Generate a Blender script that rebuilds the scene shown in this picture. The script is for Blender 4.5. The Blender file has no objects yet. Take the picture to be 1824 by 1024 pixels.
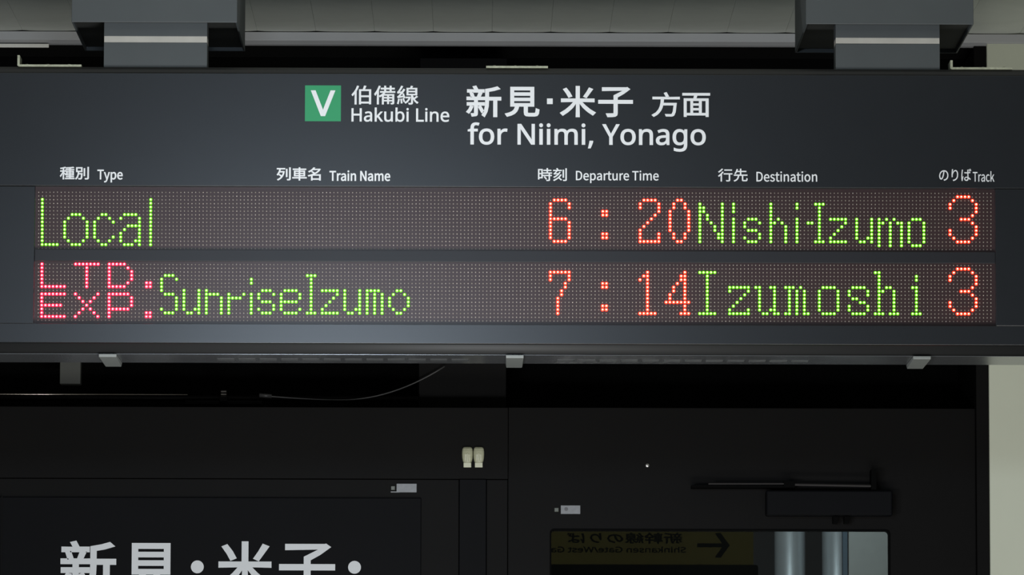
import bpy, bmesh, math, random
from mathutils import Vector, Matrix

random.seed(7)
C = bpy.context.scene.collection
SC = bpy.context.scene

# ------------------------------------------------------------------ camera
F_PX = 10133.0                       # 200 mm lens on a 36 mm sensor, in pixels of the 1824 px frame
CAM = Vector((0.0, 0.0, 1.6))
PITCH, YAW, ROLL = math.radians(6.13), math.radians(0.35), 0.00215
_f = Vector((math.sin(YAW) * math.cos(PITCH), math.cos(YAW) * math.cos(PITCH), math.sin(PITCH)))
_r0 = Vector((math.cos(YAW), -math.sin(YAW), 0.0))
_u0 = _r0.cross(_f)
_r = _r0 * math.cos(ROLL) + _u0 * math.sin(ROLL)
_u = _u0 * math.cos(ROLL) - _r0 * math.sin(ROLL)
cam_data = bpy.data.cameras.new('camera')
cam_data.lens = 200.0
cam_data.sensor_width = 36.0
cam_data.clip_end = 200
cam = bpy.data.objects.new('camera', cam_data)
m = Matrix((( _r.x, _u.x, -_f.x, CAM.x), (_r.y, _u.y, -_f.y, CAM.y), (_r.z, _u.z, -_f.z, CAM.z), (0, 0, 0, 1)))
cam.matrix_world = m
C.objects.link(cam)
SC.camera = cam


def P(px, py, Y):
    """point of the upright plane y = Y that the photograph shows at (px, py)"""
    d = _f * F_PX + _r * (px - 912.0) - _u * (py - 512.0)
    return CAM + d * ((Y - CAM.y) / d.y)


# ------------------------------------------------------------------ world, lamps, exposure
world = bpy.data.worlds.new('world')
SC.world = world
world.use_nodes = True
world.node_tree.nodes['Background'].inputs[0].default_value = (0.90, 0.97, 1.0, 1)
world.node_tree.nodes['Background'].inputs[1].default_value = 0.13


def area(name, loc, target, power, sx, sy, col):
    l = bpy.data.lights.new(name, 'AREA')
    l.shape = 'RECTANGLE'
    l.size, l.size_y, l.energy, l.color = sx, sy, power, col
    o = bpy.data.objects.new(name, l)
    o.location = loc
    o.rotation_euler = (Vector(target) - Vector(loc)).to_track_quat('-Z', 'Y').to_euler()
    C.objects.link(o)
    return o


# ceiling-hung louvred lamp between the photographer and the display, above the view
_m = P(590, 720, 9.1)
_s = 3.2
LAMP = Vector((_m.x + (_m.x / 9.1) * _s, 9.1 - _s, _m.z + ((_m.z - 1.6) / 9.1) * _s))
lp = area('louvred_ceiling_lamp', LAMP, P(580, 680, 9.1), 5.6, 0.30, 0.12, (0.70, 0.84, 1.0))
lp.data.spread = math.radians(110)
area('low_face_fill', P(560, 1130, 8.1), P(560, 560, 9.1), 10.0, 0.30, 0.10, (0.95, 0.98, 1.0))  # added low fill just under the view, lights the face lettering
# added low fill in place of the hall lighting, out of view
area('concourse_fill', (-0.2, 4.5, 1.0), P(700, 900, 10.4), 28.0, 1.6, 0.5, (1.0, 0.99, 0.95))
area('floor_bounce_fill', (0.5, 6.85, 0.6), (0.5, 10.2, 3.1), 38.0, 2.0, 0.6, (1.0, 0.99, 0.93))  # added upward fill in place of light bounced off the floor
area('column_fill', (0.58, 10.92, 2.72), (0.60, 11.5, 2.3), 1.1, 0.12, 0.1, (0.85, 0.97, 1.0))  # added fill behind the door, brightens the columns and panel
SC.view_settings.view_transform = 'Standard'
SC.view_settings.look = 'None'
SC.view_settings.exposure = 0.0
SC.view_settings.gamma = 1.0
SC.view_settings.use_curve_mapping = False
SC.cycles.caustics_reflective = False
SC.cycles.sample_clamp_indirect = 2.0


# ------------------------------------------------------------------ materials
def mat(name, col, rough=0.5, metal=0.0, spec=0.5, noise=0.0, nscale=60.0, bump=0.0, emit=None, estr=1.0, coat=0.0):
    mt = bpy.data.materials.new(name)
    mt.use_nodes = True
    nt = mt.node_tree
    b = nt.nodes['Principled BSDF']
    b.inputs['Base Color'].default_value = (*col, 1)
    b.inputs['Roughness'].default_value = rough
    b.inputs['Metallic'].default_value = metal
    b.inputs['Specular IOR Level'].default_value = spec
    b.inputs['Coat Weight'].default_value = coat
    if noise or bump:
        tc = nt.nodes.new('ShaderNodeTexCoord')
        n = nt.nodes.new('ShaderNodeTexNoise')
        n.inputs['Scale'].default_value = nscale
        n.inputs['Detail'].default_value = 4
        nt.links.new(tc.outputs['Object'], n.inputs['Vector'])
        if noise:
            r = nt.nodes.new('ShaderNodeMapRange')
            r.inputs['From Min'].default_value = 0.25
            r.inputs['From Max'].default_value = 0.75
            r.inputs['To Min'].default_value = 1 - noise
            r.inputs['To Max'].default_value = 1 + noise
            mx = nt.nodes.new('ShaderNodeVectorMath')
            mx.operation = 'SCALE'
            mx.inputs[0].default_value = col
            nt.links.new(n.outputs['Fac'], r.inputs['Value'])
            nt.links.new(r.outputs['Result'], mx.inputs['Scale'])
            nt.links.new(mx.outputs[0], b.inputs['Base Color'])
        if bump:
            bp = nt.nodes.new('ShaderNodeBump')
            bp.inputs['Strength'].default_value = bump
            bp.inputs['Distance'].default_value = 0.001
            nt.links.new(n.outputs['Fac'], bp.inputs['Height'])
            nt.links.new(bp.outputs[0], b.inputs['Normal'])
    if emit:
        b.inputs['Emission Color'].default_value = (*emit, 1)
        b.inputs['Emission Strength'].default_value = estr
    return mt


M = dict(
    slate=mat('slate_paint', (0.0085, 0.010, 0.0125), 0.31, spec=0.5, noise=0.05, nscale=25),
    divider=mat('divider_paint', (0.010, 0.010, 0.013), 0.42, spec=0.4, noise=0.05, nscale=25),
    shell=mat('shell_paint', (0.045, 0.05, 0.052), 0.5, noise=0.05),
    lip=mat('lip_shade_paint', (0.022, 0.022, 0.022), 0.55, spec=0.3),  # dull finish with the shade of the turned-back lip put in
    under=mat('underside_plastic', (0.08, 0.083, 0.087), 0.2, spec=0.6, noise=0.04, nscale=20),
    louver=mat('louver_plastic', (0.08, 0.083, 0.085), 0.4),
    latch=mat('latch_plastic', (0.20, 0.21, 0.20), 0.4, noise=0.06, nscale=120),
    film=mat('white_film', (0.73, 0.745, 0.77), 0.5, spec=0.4),
    green=mat('green_film', (0.018, 0.27, 0.105), 0.4, spec=0.5),
    board=mat('display_board', (0.036, 0.020, 0.021), 0.33, spec=0.36),
    led_off=mat('led_epoxy', (0.27, 0.24, 0.205), 0.28, metal=0.8, spec=0.8),
    zinc=mat('zinc_plate', (0.34, 0.35, 0.26), 0.45, metal=0.2, noise=0.25, nscale=200),
    grey=mat('grey_paint', (0.050, 0.057, 0.060), 0.5, noise=0.05, nscale=15),
    grey_shaded=mat('underside_shade_paint', (0.02, 0.021, 0.02), 0.7, spec=0.2),  # grey darkened to stand in for shade under the covers
    band=mat('pale_band', (0.40, 0.385, 0.35), 0.4, noise=0.08, nscale=30),
    plank=mat('ceiling_enamel', (0.62, 0.64, 0.58), 0.5, noise=0.06, nscale=12, bump=0.1),
    gap=mat('gap_black', (0.01, 0.01, 0.01), 0.8, spec=0.1),
    trim=mat('trim_enamel', (0.46, 0.46, 0.47), 0.45, noise=0.05, nscale=12),
    cream=mat('cream_wall_paint', (0.63, 0.65, 0.53), 0.6, noise=0.04, nscale=6, bump=0.08),
    black=mat('black_paint', (0.0023, 0.0019, 0.0019), 0.55, spec=0.10, noise=0.2, nscale=8),
    blue_black=mat('blue_black_paint', (0.0022, 0.0023, 0.0033), 0.55, spec=0.08, noise=0.15, nscale=8),
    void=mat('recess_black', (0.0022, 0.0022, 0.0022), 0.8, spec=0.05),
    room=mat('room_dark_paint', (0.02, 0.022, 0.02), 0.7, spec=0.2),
    steel=mat('brushed_steel', (0.75, 0.83, 0.88), 0.33, metal=0.7, noise=0.05, nscale=30),
    rail=mat('rail_metal', (0.55, 0.48, 0.42), 0.25, metal=1.0),
    cable=mat('cable_sheath', (0.06, 0.058, 0.058), 0.4),
    plastic=mat('cream_plastic', (0.47, 0.47, 0.33), 0.35, spec=0.5, noise=0.1, nscale=150),
    plastic_pale=mat('pale_plastic_ridge', (0.66, 0.66, 0.50), 0.35),
    label=mat('label_foil', (0.23, 0.235, 0.25), 0.4, noise=0.12, nscale=140),
    label_print=mat('label_print', (0.12, 0.12, 0.13), 0.5),
    button=mat('small_button', (0.10, 0.11, 0.09), 0.4),
    panel=mat('partition_enamel', (0.29, 0.32, 0.32), 0.5, noise=0.04),
    edge=mat('edge_blue', (0.06, 0.10, 0.14), 0.3),
    yellow=mat('yellow_lightbox', (0.5, 0.45, 0.1), 0.5, emit=(0.29, 0.255, 0.085), estr=0.33),
    ink=mat('black_ink', (0.01, 0.01, 0.01), 0.6),
)


def glass_mat():
    mt = bpy.data.materials.new('window_glass')
    mt.use_nodes = True
    nt = mt.node_tree
    nt.nodes.clear()
    o = nt.nodes.new('ShaderNodeOutputMaterial')
    mx = nt.nodes.new('ShaderNodeMixShader')
    fr = nt.nodes.new('ShaderNodeFresnel')
    fr.inputs['IOR'].default_value = 1.5
    t = nt.nodes.new('ShaderNodeBsdfTransparent')
    t.inputs[0].default_value = (0.96, 0.98, 0.97, 1)
    g = nt.nodes.new('ShaderNodeBsdfGlossy')
    g.inputs['Roughness'].default_value = 0.0
    nt.links.new(fr.outputs[0], mx.inputs[0])
    nt.links.new(t.outputs[0], mx.inputs[1])
    nt.links.new(g.outputs[0], mx.inputs[2])
    nt.links.new(mx.outputs[0], o.inputs[0])
    return mt


M['glass'] = glass_mat()
for nm, core, cs, lens, ls in (
        ('green', (0.42, 1.0, 0.15), 8.0, (0.12, 0.62, 0.0), 1.0),
        ('orange', (1.0, 0.27, 0.15), 18.0, (1.0, 0.014, 0.003), 6.0),
        ('pink', (1.0, 0.19, 0.27), 18.0, (1.0, 0.003, 0.022), 6.0)):
    M['core_' + nm] = mat('led_die_' + nm, (0.2, 0.2, 0.2), 0.4, emit=core, estr=cs)
    M['lens_halo_' + nm] = mat('led_lens_halo_' + nm, lens, 0.4, emit=lens, estr=ls)  # glowing lens imitates the coloured halo around each lit dot


# ------------------------------------------------------------------ mesh helpers
class MB:
    def __init__(s):
        s.v, s.f, s.mi = [], [], []

    def add(s, verts, faces, mi=0):
        k = len(s.v)
        s.v += [tuple(v) for v in verts]
        s.f += [tuple(i + k for i in f) for f in faces]
        s.mi += [mi] * len(faces)
        return s

    def box(s, x0, x1, y0, y1, z0, z1, mi=0):
        return s.add([(x0, y0, z0), (x1, y0, z0), (x1, y1, z0), (x0, y1, z0), (x0, y0, z1), (x1, y0, z1), (x1, y1, z1), (x0, y1, z1)],
                     [(0, 3, 2, 1), (4, 5, 6, 7), (0, 1, 5, 4), (1, 2, 6, 5), (2, 3, 7, 6), (3, 0, 4, 7)], mi)

    def prism_x(s, prof, x0, x1, mi=0):
        """closed profile of (y, z) points pushed along x"""
        n = len(prof)
        v = [(x0, a, b) for a, b in prof] + [(x1, a, b) for a, b in prof]
        f = [(i, (i + 1) % n, n + (i + 1) % n, n + i) for i in range(n)]
        f += [tuple(range(n - 1, -1, -1)), tuple(range(n, 2 * n))]
        return s.add(v, f, mi)

    def prism_y(s, prof, y0, y1, mi=0):
        """closed profile of (x, z) points pushed along y"""
        n = len(prof)
        v = [(a, y0, b) for a, b in prof] + [(a, y1, b) for a, b in prof]
        f = [(i, (i + 1) % n, n + (i + 1) % n, n + i) for i in range(n)]
        f += [tuple(range(n - 1, -1, -1)), tuple(range(n, 2 * n))]
        return s.add(v, f, mi)

    def tube(s, pts, r, n=10, mi=0):
        pts = [Vector(p) for p in pts]
        vs = []
        for i, p in enumerate(pts):
            t = (pts[min(i + 1, len(pts) - 1)] - pts[max(i - 1, 0)]).normalized()
            a = t.cross(Vector((0, 0, 1)) if abs(t.z) < 0.9 else Vector((1, 0, 0))).normalized()
            b = t.cross(a)
            vs += [p + (a * math.cos(q) + b * math.sin(q)) * r for q in [2 * math.pi * k / n for k in range(n)]]
        f = [(i * n + k, i * n + (k + 1) % n, (i + 1) * n + (k + 1) % n, (i + 1) * n + k) for i in range(len(pts) - 1) for k in range(n)]
        f += [tuple(range(n - 1, -1, -1)), tuple(range((len(pts) - 1) * n, len(pts) * n))]
        return s.add(vs, f, mi)

    def dome(s, c, r, h, n=8, rings=2, mi=0):
        """cap on an upright board, bulging towards the viewer (-y)"""
        vs = []
        for j in range(rings):
            a = (math.pi / 2) * j / rings
            vs += [(c[0] + r * math.cos(a) * math.cos(2 * math.pi * k / n), c[1] - h * math.sin(a), c[2] + r * math.cos(a) * math.sin(2 * math.pi * k / n)) for k in range(n)]
        vs.append((c[0], c[1] - h, c[2]))
        f = [(j * n + k, j * n + (k + 1) % n, (j + 1) * n + (k + 1) % n, (j + 1) * n + k) for j in range(rings - 1) for k in range(n)]
        f += [((rings - 1) * n + k, (rings - 1) * n + (k + 1) % n, rings * n) for k in range(n)]
        return s.add(vs, f, mi)

    def build(s, name, mats, parent=None, bevel=0.0, smooth=False, seg=2, fix=True):
        org = parent_origin(parent)
        me = bpy.data.meshes.new(name)
        me.from_pydata([(a - org[0], b - org[1], c - org[2]) for a, b, c in s.v], [], s.f)
        for mt in (mats if isinstance(mats, (list, tuple)) else [mats]):
            me.materials.append(mt)
        me.polygons.foreach_set('material_index', s.mi)
        if fix:
            bm = bmesh.new()
            bm.from_mesh(me)
            bmesh.ops.recalc_face_normals(bm, faces=bm.faces)
            bm.to_mesh(me)
            bm.free()
        if smooth:
            me.polygons.foreach_set('use_smooth', [True] * len(me.polygons))
        me.update()
        o = bpy.data.objects.new(name, me)
        C.objects.link(o)
        if parent:
            o.parent = parent
        if bevel:
            b = o.modifiers.new('bevel', 'BEVEL')
            b.width, b.segments, b.limit_method = bevel, seg, 'ANGLE'
            b.harden_normals = False
        return o


ORIGIN = {}


def parent_origin(p):
    return ORIGIN.get(p.name, (0, 0, 0)) if p else (0, 0, 0)


def tag(o, label=None, cat=None, group=None, kind=None):
    if label: o['label'] = label
    if cat: o['category'] = cat
    if group: o['group'] = group
    if kind: o['kind'] = kind
    return o


def thing(name, label, cat, loc, group=None):
    o = bpy.data.objects.new(name, None)
    o.empty_display_size = 0.05
    o.location = loc
    C.objects.link(o)
    ORIGIN[o.name] = tuple(loc)
    return tag(o, label, cat, group)


def keep(o, parent):
    """o becomes a parent itself: its vertices stay in its parent's frame"""
    ORIGIN[o.name] = parent_origin(parent)
    return o


# ------------------------------------------------------------------ lettering
GLYPHS = {
    '新': '126,75 155,18 173,29 144,84|47,82 34,51 14,24 33,11 53,41 69,77|194,261 194,140 192,90 183,38 161,-9 181,-25 205,27 216,85 218,140 218,151 271,151 271,-26 297,-26 297,151 335,151 335,176 218,176 218,243 274,254 325,269 303,288 254,273|75,290 90,257 21,257 21,235 176,235 176,257 118,257 99,296|132,234 113,178 16,178 16,155 88,155 88,119 18,119 18,96 88,96 88,6 84,2 57,2 64,-21 102,-16 110,-8 112,6 112,96 178,96 178,119 112,119 112,155 182,155 182,178 137,178 157,228|44,228 58,178 81,184 65,233',
    '見': '90,200 260,200 260,164 90,164|90,142 260,142 260,105 90,105|90,258 260,258 260,222 90,222|65,282 65,82 112,82 106,57 95,36 78,19 51,5 14,-5 29,-28 70,-15 100,2 120,24 133,51 140,82 197,82 197,12 201,-11 214,-22 240,-25 297,-25 320,-20 332,-1 337,39 313,49 310,17 305,3 294,0 242,0 228,2 224,12 224,82 286,82 286,282',
    '米': '285,277 261,231 234,189 256,178 313,265|41,264 69,221 89,181 114,192 94,232 64,274|161,294 161,159 20,159 20,133 140,133 104,85 59,42 12,10 32,-12 79,23 123,68 161,120 161,-28 188,-28 188,121 227,71 272,26 319,-9 339,14 292,45 247,86 209,133 329,133 329,159 188,159 188,294',
    '子': '163,189 163,138 18,138 18,112 163,112 163,7 161,1 153,-1 91,-1 103,-28 145,-27 172,-23 186,-13 190,7 190,112 334,112 334,138 190,138 190,175 251,213 306,257 286,272 280,270 53,270 53,244 251,244 208,214',
    '方': '154,286 178,234 24,234 24,208 119,208 116,159 107,110 90,64 61,24 16,-8 35,-29 71,-5 97,23 117,55 131,90 139,126 265,126 255,39 242,4 225,0 166,2 175,-23 234,-24 251,-21 265,-12 281,32 292,139 293,152 144,152 148,208 328,208 328,234 180,234 205,244 179,296',
    '面': '136,117 210,117 210,77 136,77|136,138 136,177 210,177 210,138|136,56 210,56 210,15 136,15|20,271 20,246 155,246 146,202 36,202 36,-28 62,-28 62,-9 287,-9 287,-28 314,-28 314,202 173,202 186,246 331,246 331,271|62,15 62,177 112,177 112,15|287,15 235,15 235,177 287,177',
    '伯備線': '204,294 185,230 128,230 128,-27 154,-27 154,-11 282,-11 282,-25 309,-25 309,230 213,230 235,289|154,99 282,99 282,15 154,15|154,124 154,206 282,206 282,124|97,293 75,235 46,183 12,140 28,117 60,156 60,-29 86,-29 86,200 106,242 122,287|432,294 401,216 361,151 375,124 403,166 403,-27 429,-27 429,216 456,287|599,293 599,258 540,258 540,293 515,293 515,258 462,258 462,234 515,234 515,200 452,200 452,176 503,176 471,143 433,118 449,97 480,118 480,-27 505,-27 505,26 561,26 561,-20 585,-20 585,26 640,26 640,-1 636,-5 612,-5 619,-26 640,-26 655,-23 663,-15 665,-1 665,148 511,148 532,176 681,176 681,200 624,200 624,234 672,234 672,258 624,258 624,293|540,200 540,234 599,234 599,200|561,77 561,46 505,46 505,77|585,77 640,77 640,46 585,46|561,97 505,97 505,126 561,126|585,97 585,126 640,126 640,97|883,186 993,186 993,154 883,154|883,236 993,236 993,206 883,206|764,66 772,-9 792,-6 784,69|730,69 723,25 713,-14 733,-22 751,65|797,73 813,15 832,21 815,78|1010,121 971,81 954,121 954,133 1019,133 1019,257 939,257 954,288 925,294 913,257 859,257 859,133 929,133 929,1 928,-3 923,-4 887,-4 895,-28 923,-28 942,-24 951,-15 954,1 954,67 983,21 1021,-13 1038,8 1006,31 980,63 1030,105|846,104 846,82 892,82 875,50 853,25 827,7 842,-11 876,14 903,52 921,100 906,105 902,104|723,84 810,100 814,80 835,86 815,161 795,156 806,121 755,114 797,168 833,228 811,242 784,195 748,192 776,236 801,285 776,295 752,240 731,207 722,193 713,187 721,163 770,172 741,132 727,116 715,109',
    '種別': '152,187 152,75 224,75 224,50 148,50 148,29 224,29 224,1 128,1 128,-21 338,-21 338,1 250,1 250,29 326,29 326,50 250,50 250,75 324,75 324,187 250,187 250,211 331,211 331,232 250,232 250,258 331,270 314,290 236,279 143,273 150,252 224,256 224,232 137,232 137,211 224,211 224,187|175,123 224,123 224,95 175,95|250,123 300,123 300,95 250,95|175,168 224,168 224,140 175,140|250,168 300,168 300,140 250,140|126,289 76,273 15,261 23,241 74,249 74,195 17,195 17,171 71,171 44,110 10,60 23,36 50,77 74,128 74,-27 100,-27 100,124 132,80 148,101 100,149 100,171 144,171 144,195 100,195 100,255 145,269|558,252 558,58 583,58 583,252|644,287 644,7 642,0 634,-2 581,-2 591,-28 630,-28 654,-23 666,-13 670,7 670,287|408,255 497,255 497,187 408,187|383,278 383,163 422,163 419,124 413,85 402,49 386,16 362,-11 380,-29 411,7 430,52 441,102 499,102 493,27 486,-1 474,-5 434,-3 441,-27 484,-27 497,-24 507,-16 518,20 524,114 525,125 444,125 447,163 522,163 522,278',
    '列車名': '225,254 225,57 251,57 251,254|297,292 297,6 295,0 289,-1 246,-1 255,-27 288,-26 309,-22 320,-12 324,6 324,292|63,106 117,63 76,20 28,-8 43,-30 85,-5 122,28 152,72 175,127 189,193 173,198 169,197 90,197 105,250 200,250 200,275 21,275 21,250 78,250 64,198 44,152 19,114 39,97 62,131 81,173 161,173 148,127 131,86 78,125|405,212 405,76 511,76 511,47 369,47 369,23 511,23 511,-29 538,-29 538,23 683,23 683,47 538,47 538,76 646,76 646,212 538,212 538,238 671,238 671,262 538,262 538,294 511,294 511,262 379,262 379,238 511,238 511,212|431,134 511,134 511,98 431,98|538,134 620,134 620,98 538,98|431,190 511,190 511,154 431,154|538,190 620,190 620,154 538,154|792,185 846,142 782,114 717,96 730,71 789,89 789,-28 815,-28 815,-9 971,-9 971,-28 998,-28 998,119 858,119 913,154 960,198 996,250 978,261 974,259 850,259 873,289 842,295 815,260 776,226 724,196 743,175 789,203 827,235 957,235 919,192 871,156 813,200|971,15 815,15 815,95 971,95',
    '時刻': '156,73 182,42 200,12 223,25 203,55 177,85|221,294 221,252 147,252 147,229 221,229 221,185 133,185 133,161 267,161 267,121 134,121 134,98 267,98 267,4 266,-2 260,-3 213,-3 222,-28 257,-27 279,-23 290,-14 293,3 293,98 334,98 334,121 293,121 293,161 338,161 338,185 247,185 247,229 323,229 323,252 247,252 247,294|102,146 102,65 51,65 51,146|102,169 51,169 51,247 102,247|27,271 27,12 51,12 51,41 127,41 127,271|648,290 648,6 646,0 640,-2 592,-2 601,-27 637,-26 659,-22 671,-13 674,6 674,290|585,254 585,58 610,58 610,254|511,202 490,168 419,165 468,227 560,227 560,251 488,251 465,296 440,289 459,251 369,251 369,227 438,227 399,176 379,162 387,138 472,146 426,104 373,72 390,51 446,88 496,137 535,195|534,136 492,78 436,30 371,-5 388,-27 441,4 491,43 545,-12 564,5 507,59 535,91 558,126',
    '行先': '152,273 152,248 325,248 325,273|93,294 57,254 12,218 28,197 76,237 119,284|137,176 137,151 255,151 255,6 253,0 246,-2 191,-1 200,-27 241,-27 266,-23 278,-13 282,6 282,151 334,151 334,176|107,219 63,161 9,113 27,91 67,127 67,-29 93,-29 93,156 132,210|512,294 512,239 450,239 463,280 436,286 417,227 386,173 409,161 440,214 512,214 512,144 371,144 371,118 463,118 458,85 448,55 431,30 405,9 367,-8 383,-30 424,-10 453,14 472,44 484,79 490,118 557,118 557,15 560,-8 572,-19 596,-22 646,-22 668,-17 679,3 684,44 660,55 658,21 653,6 644,3 599,3 586,5 583,15 583,118 679,118 679,144 539,144 539,214 654,214 654,239 539,239 539,294',
    'のりば': '167,225 147,130 129,83 111,56 94,48 78,54 64,75 58,111 63,141 77,169 99,195 130,214|196,225 228,218 254,203 273,181 285,154 289,124 284,90 271,64 251,43 227,28 200,20 170,15 187,-11 232,0 269,20 296,47 312,81 318,123 312,163 294,199 266,227 229,245 184,251 135,244 93,223 60,192 39,153 31,109 34,77 44,51 58,32 75,20 93,15 124,28 151,64 175,124|469,276 438,277 435,247 428,192 424,134 428,78 455,81 454,124 461,153 475,182 494,208 517,226 543,233 563,229 579,216 590,195 596,169 599,138 592,92 573,57 544,33 507,17 463,8 480,-18 528,-5 569,16 600,46 620,86 627,138 624,179 613,212 596,237 574,253 548,258 506,246 474,215 452,179|781,264 750,266 748,241 739,176 732,94 736,30 745,-17 770,-15 769,-3 770,13 796,90 781,102 761,50 758,99 764,172 775,240|984,277 967,272 987,222 1005,229|1019,288 1002,283 1023,234 1041,240|929,61 929,49 926,29 914,16 891,11 868,14 854,23 848,38 854,53 869,63 893,67|954,266 923,266 924,244 924,201 891,200 832,203 832,177 890,175 924,175 928,85 895,88 856,81 832,62 823,36 832,9 856,-9 896,-15 920,-12 937,-3 949,10 954,25 956,42 956,49 1009,8 1024,32 993,56 955,77 951,177 1012,183 1012,210 951,202 952,245',
    'Type': '89,0 121,0 121,229 199,229 199,257 11,257 11,229 89,229|245,-82 277,-73 300,-50 316,-16 388,190 356,190 322,85 307,31 305,31 286,85 248,190 214,190 291,0 286,-15 277,-36 262,-50 244,-56 229,-53 223,-78|424,-80 457,-80 457,-16 456,18 482,1 508,-5 533,0 556,13 574,34 586,62 591,98 588,131 578,158 563,178 542,191 515,195 483,187 454,168 451,190 424,190|503,22 481,27 457,42 457,142 483,161 507,168 536,159 552,135 557,98 550,57 531,31|718,-5 753,1 781,15 770,36 747,25 722,21 690,29 668,52 659,88 787,88 789,106 785,136 776,161 760,179 739,191 713,195 687,191 664,178 645,157 632,129 627,95 632,60 645,33 665,12 690,0|659,110 668,142 688,163 713,169 739,163 755,143 761,110',
    'Train Name': '89,0 121,0 121,229 199,229 199,257 11,257 11,229 89,229|242,0 274,0 274,122 289,148 305,162 322,166 340,163 346,191 326,195 306,190 287,176 272,155 271,155 268,190 242,190|422,-5 455,3 485,23 486,23 488,0 515,0 515,117 512,143 505,165 492,181 474,191 449,195 406,187 374,170 387,148 412,162 444,168 468,161 480,144 483,120 440,114 407,103 384,90 371,72 366,49 374,20 393,2|431,21 414,24 402,34 397,51 405,73 432,89 483,99 483,46 457,28|575,0 607,0 607,190 575,190|591,229 606,235 612,251 606,266 591,271 576,266 570,251 576,235|671,0 703,0 703,138 729,160 755,167 776,162 788,145 791,116 791,0 823,0 823,120 821,147 814,168 803,183 786,192 765,195 730,186 701,162 697,190 671,190|966,0 997,0 997,135 993,215 994,215 1022,162 1116,0 1149,0 1149,257 1118,257 1118,123 1123,42 1121,42 1093,95 999,257 966,257|1260,-5 1294,3 1323,23 1324,23 1327,0 1353,0 1353,117 1351,143 1344,165 1331,181 1312,191 1287,195 1245,187 1213,170 1225,148 1251,162 1282,168 1306,161 1318,144 1321,120 1278,114 1245,103 1223,90 1209,72 1205,49 1212,20 1232,2|1269,21 1252,24 1240,34 1236,51 1244,73 1271,89 1321,99 1321,46 1295,28|1414,0 1446,0 1446,138 1471,160 1493,167 1513,162 1525,145 1529,116 1529,0 1561,0 1561,138 1586,160 1609,167 1628,162 1640,145 1644,116 1644,0 1676,0 1676,120 1674,147 1667,168 1655,183 1639,192 1618,195 1586,185 1555,159 1545,178 1528,191 1503,195 1471,186 1444,162 1443,162 1440,190 1414,190|1815,-5 1849,1 1877,15 1866,36 1844,25 1818,21 1786,29 1765,52 1755,88 1883,88 1885,106 1882,136 1872,161 1857,179 1835,191 1809,195 1783,191 1760,178 1741,157 1728,129 1724,95 1728,60 1741,33 1761,12 1786,0|1755,110 1765,142 1784,163 1810,169 1835,163 1851,143 1857,110',
    'Departure Time': '35,0 101,0 143,6 176,22 200,49 215,85 220,129 215,174 200,209 176,235 142,251 99,257 35,257|68,27 68,230 97,230 129,226 155,214 173,193 183,165 187,129 183,94 173,65 155,44 129,31 97,27|350,-5 385,1 412,15 401,36 379,25 354,21 322,29 300,52 291,88 419,88 420,106 417,136 407,161 392,179 371,191 344,195 319,191 295,178 277,157 264,129 259,95 264,60 277,33 296,12 321,0|290,110 300,142 320,163 345,169 370,163 387,143 392,110|467,-80 499,-80 499,-16 498,18 525,1 551,-5 576,0 599,13 617,34 629,62 633,98 630,131 621,158 606,178 584,191 558,195 526,187 497,168 496,168 493,190 467,190|546,22 524,27 499,42 499,142 525,161 550,168 579,159 595,135 600,98 593,57 574,31|728,-5 761,3 791,23 792,23 795,0 821,0 821,117 819,143 811,165 799,181 780,191 755,195 713,187 681,170 693,148 719,162 750,168 774,161 786,144 789,120 746,114 713,103 690,90 677,72 673,49 680,20 699,2|737,21 720,24 708,34 703,51 711,73 738,89 789,99 789,46 763,28|881,0 914,0 914,122 928,148 945,162 961,166 980,163 986,191 965,195 945,190 927,176 911,155 908,190 881,190|1077,-5 1112,2 1106,27 1084,21 1067,26 1057,38 1055,58 1055,164 1106,164 1106,190 1055,190 1055,244 1028,244 1025,190 994,188 994,164 1023,164 1023,59 1025,38 1030,20 1040,7 1056,-2|1205,-5 1229,0 1249,12 1268,30 1269,30 1271,0 1298,0 1298,190 1266,190 1266,55 1241,31 1214,23 1194,28 1182,45 1179,74 1179,190 1146,190 1146,70 1149,43 1155,23 1167,8 1183,-2|1362,0 1394,0 1394,122 1408,148 1425,162 1442,166 1460,163 1466,191 1446,195 1425,190 1407,176 1392,155 1391,155 1388,190 1362,190|1575,-5 1609,1 1637,15 1626,36 1603,25 1578,21 1546,29 1524,52 1515,88 1643,88 1645,106 1641,136 1632,161 1616,179 1595,191 1569,195 1543,191 1520,178 1501,157 1488,129 1484,95 1488,60 1501,33 1521,12 1546,0|1515,110 1525,142 1544,163 1569,169 1595,163 1611,143 1617,110|1826,0 1859,0 1859,229 1937,229 1937,257 1749,257 1749,229 1826,229|1980,0 2012,0 2012,190 1980,190|1996,229 2011,235 2017,251 2011,266 1996,271 1981,266 1975,251 1981,235|2076,0 2108,0 2108,138 2133,160 2156,167 2176,162 2187,145 2191,116 2191,0 2223,0 2223,138 2248,160 2271,167 2291,162 2303,145 2306,116 2306,0 2338,0 2338,120 2336,147 2329,168 2318,183 2302,192 2281,195 2248,185 2218,159 2207,178 2190,191 2165,195 2133,186 2106,162 2105,162 2102,190 2076,190|2477,-5 2512,1 2540,15 2528,36 2506,25 2481,21 2449,29 2427,52 2418,88 2546,88 2547,106 2544,136 2535,161 2519,179 2498,191 2471,195 2446,191 2423,178 2404,157 2391,129 2386,95 2391,60 2404,33 2423,12 2448,0|2417,110 2427,142 2447,163 2472,169 2497,163 2514,143 2519,110',
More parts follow.
